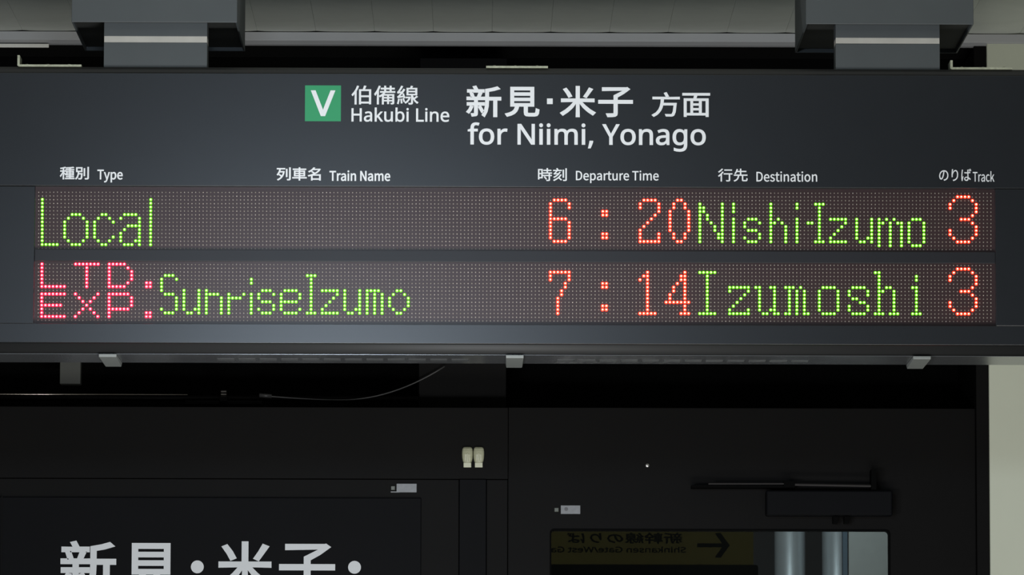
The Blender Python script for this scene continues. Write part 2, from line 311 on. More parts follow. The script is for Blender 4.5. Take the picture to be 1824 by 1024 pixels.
    'Destination': '35,0 101,0 143,6 176,22 200,49 215,85 220,129 215,174 200,209 176,235 142,251 99,257 35,257|68,27 68,230 97,230 129,226 155,214 173,193 183,165 187,129 183,94 173,65 155,44 129,31 97,27|350,-5 385,1 412,15 401,36 379,25 354,21 322,29 300,52 291,88 419,88 420,106 417,136 407,161 392,179 371,191 344,195 319,191 295,178 277,157 264,129 259,95 264,60 277,33 296,12 321,0|290,110 300,142 320,163 345,169 370,163 387,143 392,110|517,-5 555,3 578,24 586,52 577,81 555,98 528,110 508,118 493,128 487,143 491,156 503,166 522,170 545,165 565,153 581,173 555,189 522,195 487,188 464,168 457,141 465,115 486,97 512,86 532,78 549,66 555,50 551,35 539,24 518,20 487,27 461,43 446,22 478,3|690,-5 726,2 720,27 698,21 680,26 671,38 668,58 668,164 720,164 720,190 668,190 668,244 642,244 638,190 608,188 608,164 637,164 637,59 638,38 644,20 654,7 669,-2|763,0 795,0 795,190 763,190|779,229 794,235 800,251 794,266 779,271 764,266 758,251 764,235|859,0 891,0 891,138 917,160 943,167 964,162 976,145 979,116 979,0 1011,0 1011,120 1009,147 1002,168 991,183 974,192 953,195 918,186 889,162 886,190 859,190|1117,-5 1150,3 1180,23 1181,23 1183,0 1210,0 1210,117 1207,143 1200,165 1187,181 1169,191 1144,195 1101,187 1069,170 1082,148 1107,162 1139,168 1163,161 1175,144 1178,120 1135,114 1102,103 1079,90 1066,72 1061,49 1069,20 1088,2|1126,21 1109,24 1097,34 1092,51 1100,73 1127,89 1178,99 1178,46 1152,28|1329,-5 1365,2 1359,27 1337,21 1319,26 1310,38 1307,58 1307,164 1359,164 1359,190 1307,190 1307,244 1281,244 1277,190 1247,188 1247,164 1276,164 1276,59 1277,38 1283,20 1293,7 1308,-2|1402,0 1434,0 1434,190 1402,190|1418,229 1433,235 1439,251 1433,266 1418,271 1403,266 1397,251 1403,235|1572,-5 1599,0 1623,12 1642,33 1655,60 1660,95 1655,130 1642,158 1623,178 1599,191 1572,195 1545,191 1521,178 1502,158 1489,130 1484,95 1489,60 1502,33 1521,12 1545,0|1572,22 1543,31 1524,57 1517,95 1524,133 1543,159 1572,168 1601,159 1620,133 1627,95 1620,57 1601,31|1710,0 1743,0 1743,138 1768,160 1794,167 1815,162 1827,145 1831,116 1831,0 1862,0 1862,120 1860,147 1853,168 1842,183 1826,192 1804,195 1769,186 1741,162 1740,162 1737,190 1710,190',
    'Track': '89,0 121,0 121,229 199,229 199,257 11,257 11,229 89,229|242,0 274,0 274,122 289,148 305,162 322,166 340,163 346,191 326,195 306,190 287,176 272,155 271,155 268,190 242,190|422,-5 455,3 485,23 486,23 488,0 515,0 515,117 512,143 505,165 492,181 474,191 449,195 406,187 374,170 387,148 412,162 444,168 468,161 480,144 483,120 440,114 407,103 384,90 371,72 366,49 374,20 393,2|431,21 414,24 402,34 397,51 405,73 432,89 483,99 483,46 457,28|650,-5 683,2 711,19 697,41 677,28 653,22 622,31 601,57 594,95 602,133 623,159 654,168 674,164 692,152 708,173 684,188 652,195 624,191 599,178 579,158 566,130 561,95 565,60 578,33 597,12 621,0|754,0 785,0 785,50 821,92 876,0 911,0 839,113 903,190 867,190 786,90 785,90 785,279 754,279',
    '新幹線のりば': '126,75 155,18 173,29 144,84|47,82 34,51 14,24 33,11 53,41 69,77|194,261 194,140 189,64 161,-9 181,-25 212,56 218,140 218,151 271,151 271,-26 297,-26 297,151 335,151 335,176 218,176 218,243 274,254 325,269 303,288 254,273|75,290 90,257 21,257 21,235 176,235 176,257 118,257 99,296|132,234 113,178 16,178 16,155 88,155 88,119 18,119 18,96 88,96 88,6 84,2 57,2 64,-21 102,-16 110,-8 112,6 112,96 178,96 178,119 112,119 112,155 182,155 182,178 137,178 157,228|44,228 58,178 81,184 65,233|404,136 482,136 482,107 404,107|404,182 482,182 482,155 404,155|596,300 558,235 507,186 507,204 456,204 456,231 518,231 518,255 456,255 456,294 431,294 431,255 368,255 368,231 431,231 431,204 381,204 381,86 431,86 431,59 364,59 364,35 431,35 431,-28 456,-28 456,35 521,35 521,59 456,59 456,86 507,86 507,180 521,164 562,200 597,250 634,202 674,165 691,183 646,221 608,270 618,293|521,87 521,63 586,63 586,-28 612,-28 612,63 677,63 677,87 612,87 612,145 661,145 661,169 535,169 535,145 586,145 586,87|883,186 993,186 993,154 883,154|883,236 993,236 993,206 883,206|764,66 772,-9 792,-6 784,69|730,69 723,25 713,-14 733,-22 751,65|797,73 813,15 832,21 815,78|1010,121 971,81 954,121 954,133 1019,133 1019,257 939,257 954,288 925,294 913,257 859,257 859,133 929,133 929,1 928,-3 923,-4 887,-4 895,-28 923,-28 942,-24 951,-15 954,1 954,67 983,21 1021,-13 1038,8 1006,31 980,63 1030,105|846,104 846,82 892,82 865,37 827,7 842,-11 890,32 921,100 906,105 902,104|723,84 810,100 814,80 835,86 815,161 795,156 806,121 755,114 797,168 833,228 811,242 784,195 748,192 776,236 801,285 776,295 752,240 731,207 722,193 713,187 721,163 770,172 741,132 727,116 715,109|1217,225 1197,130 1171,67 1145,48 1121,63 1109,111 1138,183|1246,225 1315,192 1340,124 1312,53 1251,20 1221,15 1237,-11 1334,32 1368,123 1332,214 1234,251 1126,209 1081,109 1101,40 1144,15 1188,43 1225,124|1519,276 1488,277 1486,247 1479,192 1475,134 1479,78 1506,81 1505,124 1534,196 1593,233 1635,206 1649,138 1610,44 1514,8 1530,-18 1637,30 1678,138 1655,226 1598,258 1539,232 1503,179|1832,264 1801,266 1799,241 1789,176 1783,94 1787,30 1796,-17 1820,-15 1819,-3 1821,13 1846,90 1832,102 1812,50 1808,99 1814,172 1826,240|2035,277 2018,272 2037,222 2055,229|2070,288 2053,283 2073,234 2091,240|1979,61 1979,49 1971,21 1941,11 1910,18 1898,38 1911,59 1943,67|2005,266 1973,266 1974,244 1974,201 1941,200 1882,203 1882,177 1941,175 1974,175 1978,85 1945,88 1892,73 1874,36 1892,-1 1946,-15 1994,3 2007,42 2007,49 2060,8 2075,32 2044,56 2006,77 2001,177 2062,183 2062,210 2001,202 2002,245',
    'V': '481,573 277,0 204,0 0,573 75,573 204,205 220,160 231,119 241,80 250,119 262,161 277,207 405,573',
    'Hakubi Line': '516,0 443,0 443,267 150,267 150,0 78,0 78,573 150,573 150,330 443,330 443,573 516,573|825,437 873,433 912,422 941,403 962,375 975,338 979,293 979,0 928,0 914,61 911,61 873,22 852,9 828,-1 767,-8 730,-5 697,6 670,23 649,48 636,80 631,119 637,159 654,192 682,219 721,238 773,251 837,257 910,259 910,285 904,330 887,359 859,375 821,380 788,378 757,370 700,347 678,400 745,426 784,434|846,208 778,200 735,182 712,155 704,119 710,87 726,66 751,53 783,49 833,56 873,79 893,103 905,134 909,172 909,210|1182,291 1181,257 1179,221 1182,221 1196,240 1216,264 1233,285 1370,430 1453,430 1279,246 1465,0 1380,0 1231,200 1182,158 1182,0 1112,0 1112,609 1182,609|1900,430 1900,0 1842,0 1832,57 1828,57 1813,36 1793,20 1746,-1 1692,-8 1645,-4 1606,8 1575,29 1553,59 1540,99 1536,148 1536,430 1607,430 1607,153 1613,108 1630,76 1660,57 1702,51 1745,55 1778,69 1802,91 1818,121 1826,160 1829,206 1829,430|2107,461 2105,410 2103,373 2107,373 2129,398 2157,419 2194,432 2240,437 2290,431 2333,412 2368,381 2395,338 2412,283 2417,215 2411,147 2395,91 2368,48 2333,17 2289,-2 2240,-8 2194,-3 2157,10 2129,31 2107,55 2101,55 2087,0 2036,0 2036,609 2107,609|2228,379 2187,374 2156,361 2133,339 2118,308 2109,268 2107,217 2107,214 2113,144 2133,93 2155,69 2187,55 2229,51 2265,55 2293,69 2316,93 2331,126 2341,166 2344,216 2341,265 2331,306 2316,338 2293,360 2264,374|2600,430 2600,0 2529,0 2529,430|2565,591 2580,588 2594,580 2603,566 2606,546 2603,526 2594,512 2580,504 2565,501 2549,504 2536,512 2527,526 2524,546 2527,566 2536,580 2549,588|2954,0 2954,573 3026,573 3026,64 3277,64 3277,0|3435,430 3435,0 3365,0 3365,430|3401,591 3416,588 3429,580 3439,566 3442,546 3439,526 3429,512 3416,504 3401,501 3385,504 3371,512 3362,526 3359,546 3362,566 3371,580 3385,588|3779,438 3826,434 3865,421 3895,401 3917,371 3930,330 3934,280 3934,0 3864,0 3864,275 3859,321 3841,353 3811,372 3768,379 3726,374 3693,361 3670,338 3649,289 3642,223 3642,0 3572,0 3572,430 3629,430 3639,371 3643,371 3659,392 3679,409 3726,431|4233,438 4285,432 4328,414 4363,385 4389,346 4405,299 4411,244 4411,201 4116,201 4121,157 4134,119 4154,90 4181,69 4214,56 4253,52 4326,60 4391,82 4391,20 4326,-1 4250,-8 4193,-2 4142,17 4101,48 4069,91 4050,146 4043,212 4049,277 4067,333 4095,378 4134,411 4180,431|4233,380 4201,377 4175,366 4153,348 4129,309 4118,257 4337,257 4334,292 4326,322 4311,346 4291,364 4265,376',
    'for Niimi, Yonago': '266,375 158,375 158,0 87,0 87,375 12,375 12,408 87,432 87,457 92,507 104,547 124,577 152,597 186,609 227,613 274,609 310,599 292,544 262,552 228,556 197,550 175,532 162,502 158,458 158,430 266,430|718,216 714,165 704,121 687,82 664,51 635,25 600,7 561,-4 517,-8 476,-4 439,7 405,25 376,51 353,82 335,121 324,165 320,216 326,282 344,336 373,380 413,412 462,431 520,438 575,431 623,412 662,380 692,336 711,282|393,216 396,169 406,128 423,95 447,71 479,56 519,51 558,56 590,71 615,95 632,128 641,169 645,216 641,263 631,303 614,335 590,359 558,374 518,379 478,374 446,359 423,335 406,303 396,263|1030,438 1056,437 1080,433 1071,368 1049,372 1025,374 1001,371 978,363 956,351 937,334 922,313 910,289 902,261 900,229 900,0 829,0 829,430 887,430 895,351 898,351 931,395 952,413 975,426 1001,435|1832,0 1748,0 1442,476 1439,476 1441,432 1444,378 1445,320 1445,0 1379,0 1379,573 1462,573 1767,99 1771,99 1769,137 1766,193 1765,249 1765,573 1832,573|2049,430 2049,0 1978,0 1978,430|2014,591 2030,588 2043,580 2052,566 2055,546 2052,526 2043,512 2030,504 2014,501 1998,504 1985,512 1976,526 1973,546 1976,566 1985,580 1998,588|2256,430 2256,0 2185,0 2185,430|2221,591 2236,588 2250,580 2259,566 2262,546 2259,526 2250,512 2236,504 2221,501 2205,504 2192,512 2183,526 2180,546 2183,566 2192,580 2205,588|2864,438 2908,434 2945,421 2973,401 2993,371 3005,330 3009,280 3009,0 2939,0 2939,277 2934,321 2918,353 2891,372 2852,379 2814,374 2784,362 2762,342 2742,298 2735,237 2735,0 2666,0 2666,277 2663,308 2656,333 2644,353 2627,367 2605,376 2577,379 2539,374 2509,360 2488,338 2474,308 2465,269 2463,223 2463,0 2392,0 2392,430 2449,430 2460,371 2464,371 2479,392 2497,409 2540,431 2590,438 2636,433 2673,420 2702,398 2722,366 2726,366 2751,398 2785,420 2823,433|3213,430 3213,0 3142,0 3142,430|3178,591 3193,588 3206,580 3216,566 3219,546 3216,526 3206,512 3193,504 3178,501 3162,504 3148,512 3139,526 3136,546 3139,566 3148,580 3162,588|3435,84 3416,23 3392,-42 3366,-103 3314,-103 3329,-38 3343,31 3354,93 3429,93|3931,291 4080,573 4158,573 3967,222 3967,0 3895,0 3895,219 3704,573 3783,573|4600,216 4596,165 4586,121 4569,82 4546,51 4517,25 4482,7 4443,-4 4399,-8 4358,-4 4321,7 4287,25 4258,51 4235,82 4217,121 4206,165 4202,216 4208,282 4226,336 4255,380 4295,412 4344,431 4402,438 4457,431 4505,412 4545,380 4575,336 4594,282|4275,216 4278,169 4288,128 4305,95 4330,71 4361,56 4401,51 4440,56 4472,71 4497,95 4514,128 4524,169 4527,216 4523,263 4513,303 4496,335 4472,359 4440,374 4400,379 4360,374 4329,359 4305,335 4288,303 4278,263|4918,438 4965,434 5004,421 5034,401 5056,371 5069,330 5074,280 5074,0 5004,0 5004,275 4998,321 4981,353 4951,372 4908,379 4865,374 4832,361 4809,338 4789,289 4782,223 4782,0 4711,0 4711,430 4768,430 4779,371 4783,371 4799,392 4818,409 4865,431|5370,437 5418,433 5456,422 5486,403 5507,375 5519,338 5524,293 5524,0 5472,0 5459,61 5455,61 5417,22 5396,9 5372,-1 5311,-8 5275,-5 5242,6 5214,23 5193,48 5180,80 5176,119 5181,159 5198,192 5226,219 5266,238 5318,251 5382,257 5455,259 5455,285 5449,330 5431,359 5403,375 5366,380 5333,378 5302,370 5245,347 5223,400 5289,426 5329,434|5391,208 5323,200 5279,182 5256,155 5249,119 5254,87 5271,66 5296,53 5327,49 5377,56 5418,79 5438,103 5450,134 5454,172 5454,210|5809,438 5850,434 5886,422 5917,402 5944,373 5948,373 5957,430 6014,430 6014,-7 6008,-63 5993,-109 5967,-146 5929,-172 5881,-187 5821,-192 5736,-186 5666,-165 5666,-100 5699,-114 5738,-125 5780,-132 5825,-134 5859,-130 5888,-119 5912,-101 5930,-77 5940,-48 5944,-13 5944,4 5945,32 5946,57 5943,57 5918,28 5887,8 5851,-4 5810,-8 5758,-2 5715,18 5680,51 5654,95 5638,149 5633,214 5638,278 5654,332 5680,377 5715,411 5758,431|5819,379 5785,374 5757,359 5735,336 5719,303 5709,262 5706,213 5709,165 5719,124 5735,92 5757,68 5786,54 5820,50 5851,52 5877,58 5898,69 5915,85 5928,105 5937,131 5945,197 5945,214 5941,267 5931,309 5914,340 5890,362 5858,374|6524,216 6520,165 6510,121 6493,82 6470,51 6441,25 6406,7 6367,-4 6323,-8 6282,-4 6245,7 6211,25 6182,51 6158,82 6141,121 6130,165 6126,216 6132,282 6150,336 6179,380 6219,412 6268,431 6326,438 6381,431 6429,412 6468,380 6498,336 6517,282|6199,216 6202,169 6212,128 6229,95 6253,71 6285,56 6325,51 6364,56 6396,71 6421,95 6437,128 6447,169 6451,216 6447,263 6437,303 6420,335 6396,359 6364,374 6324,379 6284,374 6252,359 6229,335 6212,303 6202,263',
    'Shinkansen Gate/West Gate': '403,153 396,106 378,66 348,35 307,11 257,-3 198,-8 137,-5 83,4 41,19 41,88 113,65 156,57 201,55 240,57 273,66 298,79 316,98 327,120 330,147 327,173 318,194 302,213 277,230 196,265 131,294 106,311 85,330 69,351 57,375 50,403 48,435 54,477 71,513 99,542 136,563 180,576 231,581 276,578 318,572 389,549 366,487 302,508 266,515 229,517 196,515 169,507 148,494 133,478 124,457 121,434 124,407 133,386 149,367 172,351 246,318 293,299 332,279 362,255 385,228 398,194|579,431 578,399 575,370 580,370 595,391 614,407 661,429 714,437 762,433 801,421 831,400 853,370 866,330 871,280 871,0 801,0 801,275 795,321 778,353 748,372 705,379 662,374 630,360 606,338 591,308 582,269 579,222 579,0 508,0 508,609 579,609|1075,430 1075,0 1004,0 1004,430|1040,591 1055,588 1069,580 1078,566 1081,546 1078,526 1069,512 1055,504 1040,501 1024,504 1010,512 1001,526 998,546 1001,566 1010,580 1024,588|1418,438 1485,429 1534,401 1564,352 1573,280 1573,0 1504,0 1504,275 1498,321 1480,353 1450,372 1407,379 1347,368 1309,338 1288,289 1281,223 1281,0 1211,0 1211,430 1268,430 1278,371 1282,371 1298,392 1318,409 1365,431|1776,291 1775,257 1773,221 1776,221 1791,240 1810,264 1828,285 1965,430 2047,430 1873,246 2059,0 1974,0 1825,200 1776,158 1776,0 1706,0 1706,609 1776,609|2298,437 2366,428 2414,403 2442,358 2451,293 2451,0 2400,0 2387,61 2383,61 2345,22 2324,9 2300,-1 2239,-8 2202,-5 2170,6 2142,23 2121,48 2108,80 2103,119 2116,176 2154,219 2218,245 2310,257 2383,259 2383,285 2377,330 2359,359 2331,375 2294,380 2261,378 2229,370 2172,347 2151,400 2217,426 2257,434|2318,208 2251,200 2207,182 2184,155 2176,119 2182,87 2198,66 2224,53 2255,49 2305,56 2346,79 2373,117 2382,172 2382,210|2791,438 2859,429 2908,401 2937,352 2947,280 2947,0 2877,0 2877,275 2871,321 2854,353 2824,372 2781,379 2721,368 2682,338 2662,289 2655,223 2655,0 2585,0 2585,430 2642,430 2652,371 2656,371 2672,392 2692,409 2739,431|3360,119 3355,80 3339,49 3314,24 3280,6 3238,-4 3188,-8 3111,-1 3054,19 3054,83 3116,60 3153,52 3190,49 3236,53 3268,66 3286,86 3292,112 3290,128 3283,141 3251,167 3186,196 3115,228 3088,245 3069,266 3057,292 3053,324 3064,372 3097,408 3149,430 3214,438 3287,430 3351,409 3327,353 3270,372 3209,380 3171,377 3143,366 3126,350 3120,328 3123,312 3131,298 3166,274 3231,246 3301,215 3326,197 3345,176 3356,150|3630,438 3682,432 3725,414 3760,385 3786,346 3802,299 3808,244 3808,201 3513,201 3523,137 3551,90 3593,62 3650,52 3723,60 3788,82 3788,20 3723,-1 3647,-8 3590,-2 3539,17 3498,48 3466,91 3447,146 3440,212 3446,277 3464,333 3492,378 3530,411 3577,431|3630,380 3584,372 3550,348 3526,309 3515,257 3734,257 3731,292 3723,322 3708,346 3688,364 3662,376|4123,438 4191,429 4240,401 4269,352 4279,280 4279,0 4209,0 4209,275 4203,321 4186,353 4156,372 4113,379 4053,368 4014,338 3994,289 3987,223 3987,0 3917,0 3917,430 3974,430 3984,371 3988,371 4004,392 4024,409 4071,431|4879,302 5077,302 5077,22 4983,-1 4876,-8 4794,1 4726,28 4672,71 4633,130 4609,202 4601,286 4610,370 4637,442 4680,500 4738,544 4811,571 4898,581 4945,578 4989,572 5069,547 5042,484 4973,508 4934,515 4894,517 4831,510 4777,489 4734,455 4702,409 4683,353 4677,286 4682,222 4699,166 4727,119 4768,84 4823,62 4893,55 4957,59 5005,68 5005,238 4879,238|5367,437 5436,428 5484,403 5512,358 5521,293 5521,0 5470,0 5456,61 5453,61 5415,22 5394,9 5370,-1 5309,-8 5272,-5 5239,6 5212,23 5191,48 5178,80 5173,119 5186,176 5224,219 5288,245 5379,257 5452,259 5452,285 5446,330 5429,359 5401,375 5363,380 5330,378 5299,370 5242,347 5221,400 5287,426 5326,434|5388,208 5320,200 5277,182 5254,155 5246,119 5252,87 5268,66 5293,53 5325,49 5375,56 5415,79 5442,117 5451,172 5451,210|5798,50 5831,53 5858,59 5858,5 5826,-4 5786,-8 5754,-5 5724,4 5698,20 5678,44 5664,79 5660,125 5660,375 5599,375 5599,409 5661,437 5689,528 5731,528 5731,430 5855,430 5855,375 5731,375 5731,127 5735,93 5749,69 5771,54|6110,438 6161,432 6205,414 6240,385 6266,346 6282,299 6287,244 6287,201 5993,201 6003,137 6030,90 6073,62 6130,52 6202,60 6268,82 6268,20 6203,-1 6127,-8 6069,-2 6019,17 5977,48 5946,91 5926,146 5920,212 5926,277 5943,333 5972,378 6010,411 6056,431|6109,380 6064,372 6029,348 6006,309 5994,257 6213,257 6211,292 6202,322 6188,346 6168,364 6142,376|6618,573 6405,0 6336,0 6549,573|7362,573 7209,0 7136,0 7025,375 7015,410 7006,443 7000,471 6996,488 6993,471 6987,443 6979,409 6969,373 6860,0 6787,0 6636,573 6711,573 6800,223 6809,186 6817,151 6823,118 6828,87 6833,119 6840,154 6848,191 6858,227 6959,573 7034,573 7139,225 7149,187 7158,151 7165,117 7170,87 7176,129 7186,175 7198,224 7286,573|7606,438 7658,432 7701,414 7736,385 7762,346 7778,299 7783,244 7783,201 7489,201 7499,137 7526,90 7569,62 7626,52 7699,60 7764,82 7764,20 7699,-1 7623,-8 7566,-2 7515,17 7474,48 7442,91 7423,146 7416,212 7422,277 7440,333 7468,378 7506,411 7553,431|7605,380 7560,372 7526,348 7502,309 7491,257 7710,257 7707,292 7698,322 7684,346 7664,364 7638,376|8172,119 8167,80 8152,49 8126,24 8092,6 8050,-4 8001,-8 7923,-1 7866,19 7866,83 7928,60 7965,52 8002,49 8049,53 8080,66 8098,86 8104,112 8102,128 8095,141 8064,167 7998,196 7927,228 7901,245 7881,266 7869,292 7865,324 7876,372 7910,408 7961,430 8026,438 8100,430 8164,409 8140,353 8083,372 8022,380 7983,377 7955,366 7938,350 7933,328 7935,312 7943,298 7978,274 8043,246 8113,215 8139,197 8157,176 8169,150|8420,50 8453,53 8480,59 8480,5 8448,-4 8408,-8 8376,-5 8346,4 8320,20 8300,44 8287,79 8282,125 8282,375 8221,375 8221,409 8283,437 8311,528 8353,528 8353,430 8477,430 8477,375 8353,375 8353,127 8358,93 8372,69 8393,54|9033,302 9231,302 9231,22 9137,-1 9030,-8 8948,1 8880,28 8826,71 8787,130 8763,202 8755,286 8764,370 8791,442 8834,500 8892,544 8965,571 9052,581 9099,578 9143,572 9223,547 9196,484 9127,508 9088,515 9048,517 8985,510 8931,489 8888,455 8856,409 8837,353 8831,286 8836,222 8853,166 8881,119 8922,84 8977,62 9047,55 9111,59 9159,68 9159,238 9033,238|9521,437 9590,428 9638,403 9666,358 9675,293 9675,0 9624,0 9610,61 9607,61 9569,22 9548,9 9524,-1 9463,-8 9426,-5 9393,6 9366,23 9345,48 9332,80 9327,119 9340,176 9378,219 9442,245 9533,257 9606,259 9606,285 9600,330 9583,359 9555,375 9517,380 9484,378 9453,370 9396,347 9374,400 9441,426 9480,434|9542,208 9474,200 9431,182 9408,155 9400,119 9406,87 9422,66 9447,53 9479,49 9529,56 9569,79 9596,117 9605,172 9605,210|9952,50 9985,53 10012,59 10012,5 9980,-4 9940,-8 9907,-5 9878,4 9852,20 9832,44 9818,79 9814,125 9814,375 9753,375 9753,409 9815,437 9843,528 9885,528 9885,430 10009,430 10009,375 9885,375 9885,127 9889,93 9903,69 9925,54|10264,438 10315,432 10359,414 10394,385 10420,346 10436,299 10441,244 10441,201 10147,201 10157,137 10184,90 10227,62 10284,52 10356,60 10422,82 10422,20 10357,-1 10281,-8 10223,-2 10173,17 10131,48 10100,91 10080,146 10074,212 10080,277 10097,333 10126,378 10164,411 10210,431|10263,380 10218,372 10183,348 10160,309 10148,257 10367,257 10364,292 10356,322 10342,346 10322,364 10296,376',
}



def lettering(name, key, box, Y, parent, mt, hw=0.0, mirror=False, world_box=None):
    """flat printed film: outlines fitted to the place they have on the face; hw (mm) thickens the strokes"""
    if world_box:
        X0, X1, Z0, Z1 = world_box
    else:
        x0, y0, x1, y1 = box
        xm, ym = (x0 + x1) / 2, (y0 + y1) / 2
        X0, X1 = P(x0, ym, Y).x, P(x1, ym, Y).x
        Z1, Z0 = P(xm, y0, Y).z, P(xm, y1, Y).z
    hw = hw / 1000.0
    X0 += hw; X1 -= hw; Z0 += hw; Z1 -= hw
    cs = [[tuple(int(t) for t in q.split(',')) for q in c.split()] for c in GLYPHS[key].split('|')]
    ax = [p[0] for c in cs for p in c]
    az = [p[1] for c in cs for p in c]
    sx, sz = (X1 - X0) / (max(ax) - min(ax)), (Z1 - Z0) / (max(az) - min(az))
    cs = [[((p[0] - min(ax)) * sx + X0, (p[1] - min(az)) * sz + Z0) for p in c] for c in cs]
    rim = []
    if hw:                                       # embolden: a mitred rim round every outline
        def sarea(c): return sum(c[i - 1][0] * c[i][1] - c[i][0] * c[i - 1][1] for i in range(len(c)))
        sg = 1 if sarea(max(cs, key=lambda c: abs(sarea(c)))) > 0 else -1
        for c in cs:
            q = []
            n = len(c)
            for i in range(n):
                p0, p1, p2 = Vector(c[i - 1]), Vector(c[i]), Vector(c[(i + 1) % n])
                d1, d2 = (p1 - p0).normalized(), (p2 - p1).normalized()
                m_ = (Vector((d1.y, -d1.x)) + Vector((d2.y, -d2.x))) * sg
                k = min(2.0 / max(m_.length_squared, 1e-6), 1.6 / max(m_.length, 1e-3))
                q.append(p1 + m_ * hw * k)
            for i in range(n):
                j = (i + 1) % n
                e = (Vector(c[i]) - q[i]) * 0.15, (Vector(c[j]) - q[j]) * 0.15
                rim.append([(c[i][0] + e[0].x, c[i][1] + e[0].y), (c[j][0] + e[1].x, c[j][1] + e[1].y), tuple(q[j]), tuple(q[i])])
    cu = bpy.data.curves.new(name, 'CURVE')
    cu.dimensions = '2D'
    cu.fill_mode = 'BOTH'
    for c in cs:
        sp = cu.splines.new('POLY')
        sp.points.add(len(c) - 1)
        sp.points.foreach_set('co', [t for p in c for t in (p[0] - cs[0][0][0], p[1] - cs[0][0][1], 0, 1)])
        sp.use_cyclic_u = True
    tmp = bpy.data.objects.new('tmp', cu)
    C.objects.link(tmp)
    me = tmp.to_mesh()
    mb = MB()
    mb.add([(v.co.x + cs[0][0][0], Y, v.co.y + cs[0][0][1]) for v in me.vertices], [tuple(p.vertices) for p in me.polygons])
    tmp.to_mesh_clear()
    bpy.data.objects.remove(tmp)
    bpy.data.curves.remove(cu)
    for i, r in enumerate(rim):
        Yb = Y + 0.00003 + 0.00001 * (i % 4)
        mb.add([(x, Yb, z) for x, z in r], [(0, 1, 2, 3)])
    return mb.build(name, mt, parent, fix=False)


def outline_slab(outer, holes, y0, y1):
    """flat slab with holes, outline in (x, z), from y0 to y1"""
    cu = bpy.data.curves.new('slab', 'CURVE')
    cu.dimensions = '2D'
    cu.fill_mode = 'BOTH'
    cu.extrude = abs(y1 - y0) / 2
    for c in [outer] + holes:
        sp = cu.splines.new('POLY')
        sp.points.add(len(c) - 1)
        sp.points.foreach_set('co', [t for p in c for t in (p[0], p[1], 0, 1)])
        sp.use_cyclic_u = True
    tmp = bpy.data.objects.new('tmp', cu)
    C.objects.link(tmp)
    me = tmp.to_mesh()
    mb = MB()
    ym = (y0 + y1) / 2
    mb.add([(v.co.x, ym - v.co.z, v.co.y) for v in me.vertices], [tuple(p.vertices) for p in me.polygons])
    tmp.to_mesh_clear()
    bpy.data.objects.remove(tmp)
    bpy.data.curves.remove(cu)
    return mb


def arc_rect(x0, x1, z0, z1, r, n=6):
    pts = []
    for cx, cz, a0 in ((x1 - r, z1 - r, 0), (x0 + r, z1 - r, 90), (x0 + r, z0 + r, 180), (x1 - r, z0 + r, 270)):
        for k in range(n + 1):
            a = math.radians(a0 + 90 * k / n)
            pts.append((cx + r * math.cos(a), cz + r * math.sin(a)))
    return pts


# ================================================================== THE SETTING
YW = 10.4                                   # plane of the cream wall behind the sign
def X(px, Y, py=512): return P(px, py, Y).x
def Z(py, Y, px=912): return P(px, py, Y).z


ZC = Z(58, YW)                              # ceiling height
XE = X(1761.5, YW, 650)                     # where the dark doorway meets the cream wall
wall = MB().box(XE, 2.6, YW, YW + 0.12, 0, ZC + 0.05).build('wall_back', M['cream'], bevel=0.002)
tag(wall, kind='structure')

ceil = MB().box(-2.6, 2.6, 6.5, 13.2, ZC + 0.012, ZC + 0.06).build('ceiling', M['gap'])
tag(ceil, kind='structure')
keep(ceil, None)
pitch = X(876.5, YW, 57) - X(772, YW, 57)
xs0 = X(772, YW, 57)
# one plank: a slightly cupped metal strip, open joint at each side
pw = pitch - 0.0004
prof = []
for k in range(9):
    t = -1 + 2 * k / 8
    prof.append((t * pw / 2, 0.0013 * t ** 4))
prof += [(pw / 2, 0.011), (-pw / 2, 0.011)]
pm = MB()
pm.prism_y([(a, b) for a, b in prof], 0.0, YW - 0.004 - 8.3)
plank0 = pm.build('plank', M['plank'], ceil)
plank0.location = (xs0 + pitch / 2, 8.3, ZC)
for k in range(-14, 17):
    if k == 0: continue
    o = plank0.copy()
    o.location = (xs0 + pitch / 2 + k * pitch, 8.3, ZC)
    C.objects.link(o)

# pale trim under the ceiling edge
zt1, zt2, zt3 = ZC - 0.0012, Z(74.0, YW), Z(78.5, YW)
tr = MB().prism_x([(YW - 0.006, zt1), (YW - 0.006, zt2), (YW + 0.012, zt3), (YW + 0.03, zt3), (YW + 0.03, zt1)], -2.6, 2.6)
tag(tr.build('trim_1', M['trim'], bevel=0.0006), kind='structure')

# dark doorway: frame, transom recess, header
XL = X(-260, YW)
yv = YW + 0.40
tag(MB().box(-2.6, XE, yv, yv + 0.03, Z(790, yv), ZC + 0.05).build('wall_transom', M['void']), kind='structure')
yf = YW + 0.02
yd_ = YW + 0.03
jm = MB().box(X(1738.5, yf, 840), XE - 0.0005, yf - 0.012, yf + 0.42, 0, zt3 - 0.0005)
tag(jm.build('trim_2', M['black'], bevel=0.001), kind='structure')
# transom mullion
ml = MB().box(X(745, yf), X(903, yf), yf + 0.15, yf + 0.36, Z(725, yf), zt3 - 0.001)
tag(ml.build('trim_3', M['black'], bevel=0.001), kind='structure')
# header beam over the doors
hb = MB()
hb.box(-2.6, X(905, yf, 800), yf + 0.0, yf + 0.42, Z(852, yf, 400), Z(724.5, yf, 400))
tag(hb.build('trim_4', M['black'], bevel=0.0008), kind='structure')
hb = MB()
hb.box(-2.6, X(817.4, yf, 950), yf + 0.004, yf + 0.06, 0, Z(852.6, yf, 400))
tag(hb.build('trim_5', M['black'], bevel=0.0008), kind='structure')
